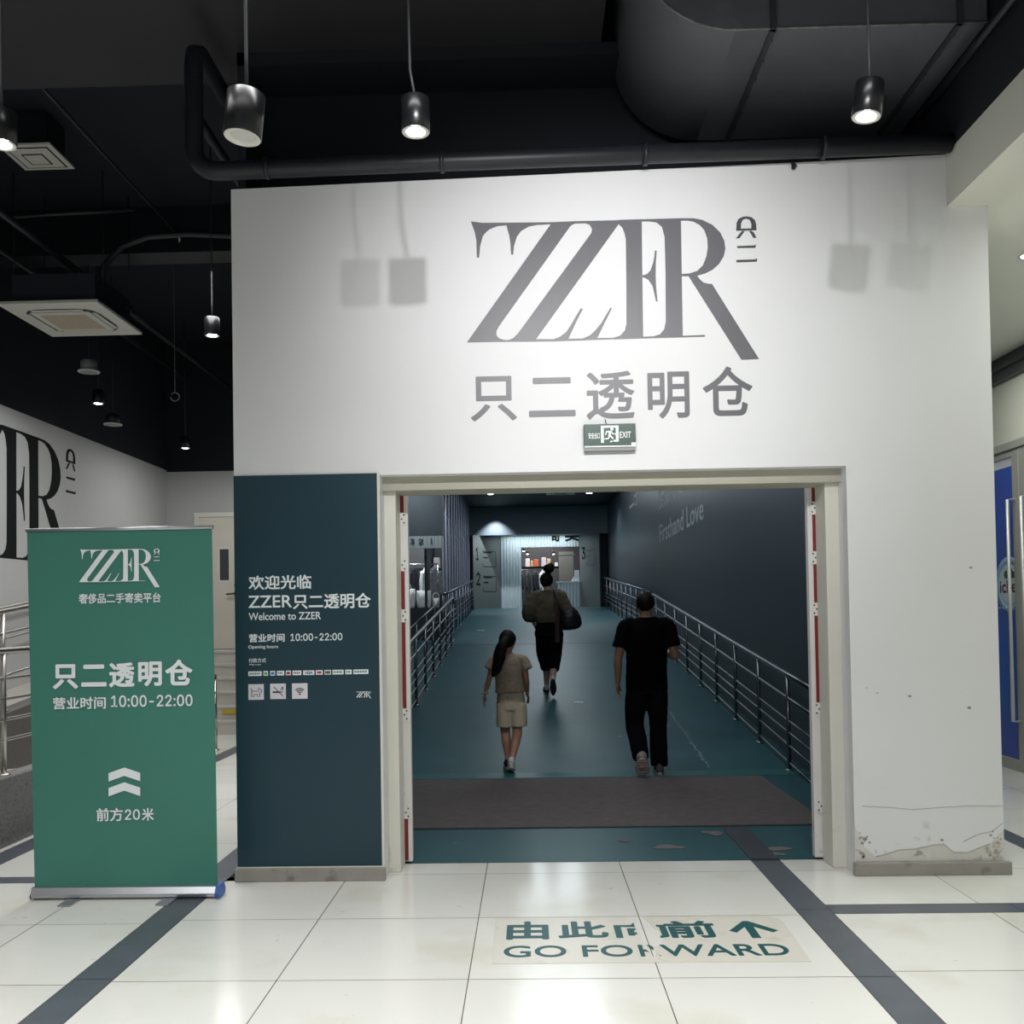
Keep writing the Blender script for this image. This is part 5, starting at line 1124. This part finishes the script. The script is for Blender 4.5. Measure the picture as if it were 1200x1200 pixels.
for sg, sh, el in ((-1, (-.130, 0, 1.055), (-.190, -.03, .875)), (1, (.135, 0, 1.055), (.182, -.03, .865))):
    sh, el = Vector(sh), Vector(el); b.loft([(sh - Vector((sg * .05, 0, 0)), .052, .055), (sh, .055, .058), (sh.lerp(el, .35) + Vector((sg * .012, 0, 0)), .058, .060), (sh.lerp(el, .50) + Vector((sg * .018, 0, 0)), .060, .062)], 16, 3)
remeshed(b, 'shirt', BEIGE, girl, .008, 3, .005, 12)
b = MB(); b.loft([((.022, 0, .58), .125, .095), ((.020, 0, .68), .138, .100), ((.015, 0, .80), .120, .090)], 22, 3)
for x, y in ((-.045, .02), (.090, .0)): b.loft([((x, y * .3, .64), .078, .088), ((x, y * .7, .53), .080, .092), ((x, y, .425), .080, .094)], 18, 3)
remeshed(b, 'shorts', SHORT, girl, .008, 3, .005, 12, seed=3)
b = MB(); hair_cap(b, Vector((0, 0, 1.235)), .205, -.35, 1.04)
b.loft([((-.01, -.085, 1.26), .035, .030), ((-.045, -.125, 1.215), .048, .040), ((-.075, -.135, 1.12), .060, .042), ((-.100, -.125, 1.02), .055, .038), ((-.125, -.120, .945), .035, .025), ((-.15, -.115, .905), .012, .012)], 18, 4)
remeshed(b, 'hair', HAIR, girl, .008, 2, .005, 28)
WS = mat('white_trainer', (214, 208, 204), .7, var=.1, vs=14)
b = MB(); b.tube([(-.228 + .033 * math.cos(a), -.022 + .033 * math.sin(a), .748) for a in [2 * PI * k / 14 for k in range(15)]], .006, 8); o = b.build('bracelet', mat('pale_bracelet', (190, 184, 172), .5), None); o.parent = girl
shoe(girl, (.015, -.165, .055), (.012, .015, .0), .92, WS, mat('pale_sole', (196, 190, 186), .8, var=.1)); shoe(girl, (-.020, .05, .005), (-.03, .25, .023), .92, mat('black_trainer', (40, 38, 40), .7), mat('pale_sole', (196, 190, 186), .8))
for dx, dy, dz in ((.015, -.105, .115), (-.018, .088, .10)):
    b = MB(); b.lathe([(.034, 0), (.036, .01), (.033, .028), (.031, .03)], (dx, dy, dz - .02), 16, cap=False); o = b.build('sock', WS, None); o.parent = girl

# ---- woman with bag
L2 = Vector((.262, 12.85, rz(12.85) + .002))
wom = person('person', L2, 'woman with black hair bun in loose olive shirt and dark culottes walking up the ramp', dict(
    head=(-.015, .05, 1.545), head_h=.225, neck=(-.005, .02, 1.425), neck_r=.050, skin=SKINL, yaw=-.1,
    torso=[((0, 0, .82), .12, .10), ((0, 0, .92), .150, .115), ((.005, .01, 1.05), .125, .10), ((.005, .02, 1.20), .145, .105), ((.0, .02, 1.32), .155, .10), ((0, .02, 1.385), .11, .075), ((0, .02, 1.42), .06, .06)],
    arm_r0=.042, hand_s=.92,
    arm_l=((-.165, .02, 1.34), (-.265, -.03, 1.11), (-.195, .10, .965), ((.3, .7, -.55), (0, .5, .6), .6, (1, 0, -.3))),
    arm_r=((.165, .02, 1.34), (.245, -.03, 1.10), (.190, .17, 1.06), ((-.4, .8, .1), (0, 0, 1), .9, (-1, 0, 0))),
    legs=[((-.07, 0, .82), (-.035, .16, .47), (-.035, .26, .125), (.088, .054, .036)), ((.08, 0, .82), (.06, .02, .44), (.035, -.20, .185), (.088, .054, .036))]))
b = MB(); b.loft([((.0, 0, .985), .185, .145), ((.0, .0, 1.06), .205, .155), ((0, .01, 1.17), .205, .155), ((0, .02, 1.29), .200, .135), ((0, .02, 1.375), .150, .095), ((0, .02, 1.425), .070, .070)], 24, 4)
for sg, sh, el, wr in ((-1, (-.165, .02, 1.34), (-.265, -.03, 1.11), (-.195, .10, .965)), (1, (.165, .02, 1.34), (.245, -.03, 1.10), (.190, .17, 1.06))):
    sh, el, wr = Vector(sh), Vector(el), Vector(wr); b.loft([(sh - Vector((sg * .06, 0, 0)), .08, .085), (sh, .088, .09), (sh.lerp(el, .5), .105, .10), (el + Vector((0, 0, .01)), .105, .10), (el.lerp(wr, .4), .085, .085), (el.lerp(wr, .60), .055, .055)], 16, 3)
remeshed(b, 'shirt', OLIVE, wom, .010, 3, .014, 8, seed=9)
b = MB(); b.loft([((0, 0, .80), .195, .140), ((0, 0, .90), .185, .135), ((0, 0, 1.02), .150, .120)], 22, 3)
for hip, kn, hem in (((-.075, 0, .82), (-.065, .14, .55), (-.035, .20, .345)), ((.085, 0, .82), (.075, .03, .55), (.052, -.06, .345))):
    hip, kn, hem = Vector(hip), Vector(kn), Vector(hem); b.loft([(hip, .110, .125), (hip.lerp(kn, .5), .112, .125), (kn, .100, .110), (hem, .080, .092)], 18, 4)
remeshed(b, 'culottes', CUL, wom, .010, 3, .008, 8, seed=5)
b = MB(); hair_cap(b, Vector((-.015, .05, 1.545)), .225, -.1, 1.08); b.ball((.015, -.03, 1.715), .072, .070, .066, n=16); b.ball((.035, -.035, 1.755), .05, .045, .04, n=12); remeshed(b, 'hair', HAIR, wom, .008, 2, .010, 22)
shoe(wom, (.040, -.275, .225), (.045, -.165, .015), 1.0, mat('white_canvas', (222, 218, 212), .7), mat('dark_sole', (52, 50, 50), .8, var=.2)); shoe(wom, (-.035, .21, .03), (-.045, .44, .045), 1.0, mat('white_canvas', (222, 218, 212), .7), mat('dark_sole', (52, 50, 50), .8))
t = thing('shoulder_bag', tuple(L2 + Vector((.26, -.04, .88))), 'big black shoulder bag with brown strap at the woman\'s right hip', 'bag')
b = MB(); b.loft([((.30, -.05, .885), .08, .06), ((.295, -.05, .92), .15, .10), ((.275, -.05, 1.02), .165, .11), ((.26, -.05, 1.12), .135, .09), ((.25, -.05, 1.19), .08, .04)], 22, 4)
b.b.transform(Matrix.Translation(L2)); o = remeshed(b, 'bag_body', mat('black_leather', (20, 20, 22), .45, var=.1), None, .010, 3, .008, 10); o.parent = t; o.matrix_parent_inverse = Matrix.Translation(t.location).inverted()
STRAP = mat('brown_strap', (66, 54, 46), .7, var=.1)
b = MB(); pts = [(.20, -.155, 1.10), (.155, -.175, 1.20), (.115, -.150, 1.31), (.095, -.085, 1.40), (.085, .01, 1.435), (.10, .12, 1.38), (.13, .17, 1.25), (.20, .15, 1.12), (.24, .06, 1.08)]
b.tube([L2 + Vector(p) for p in pts], .02, 10); b.build('bag_strap', STRAP, t)
b = MB(); b.prism([L2 + Vector(p) for p in ((.075, -.185, 1.30), (.125, -.185, 1.30), (.145, -.200, 1.00), (.140, -.165, .72), (.080, -.165, .72), (.085, -.200, 1.00))], (0, .012, 0)); b.build('hanging_strap_end', STRAP, t)
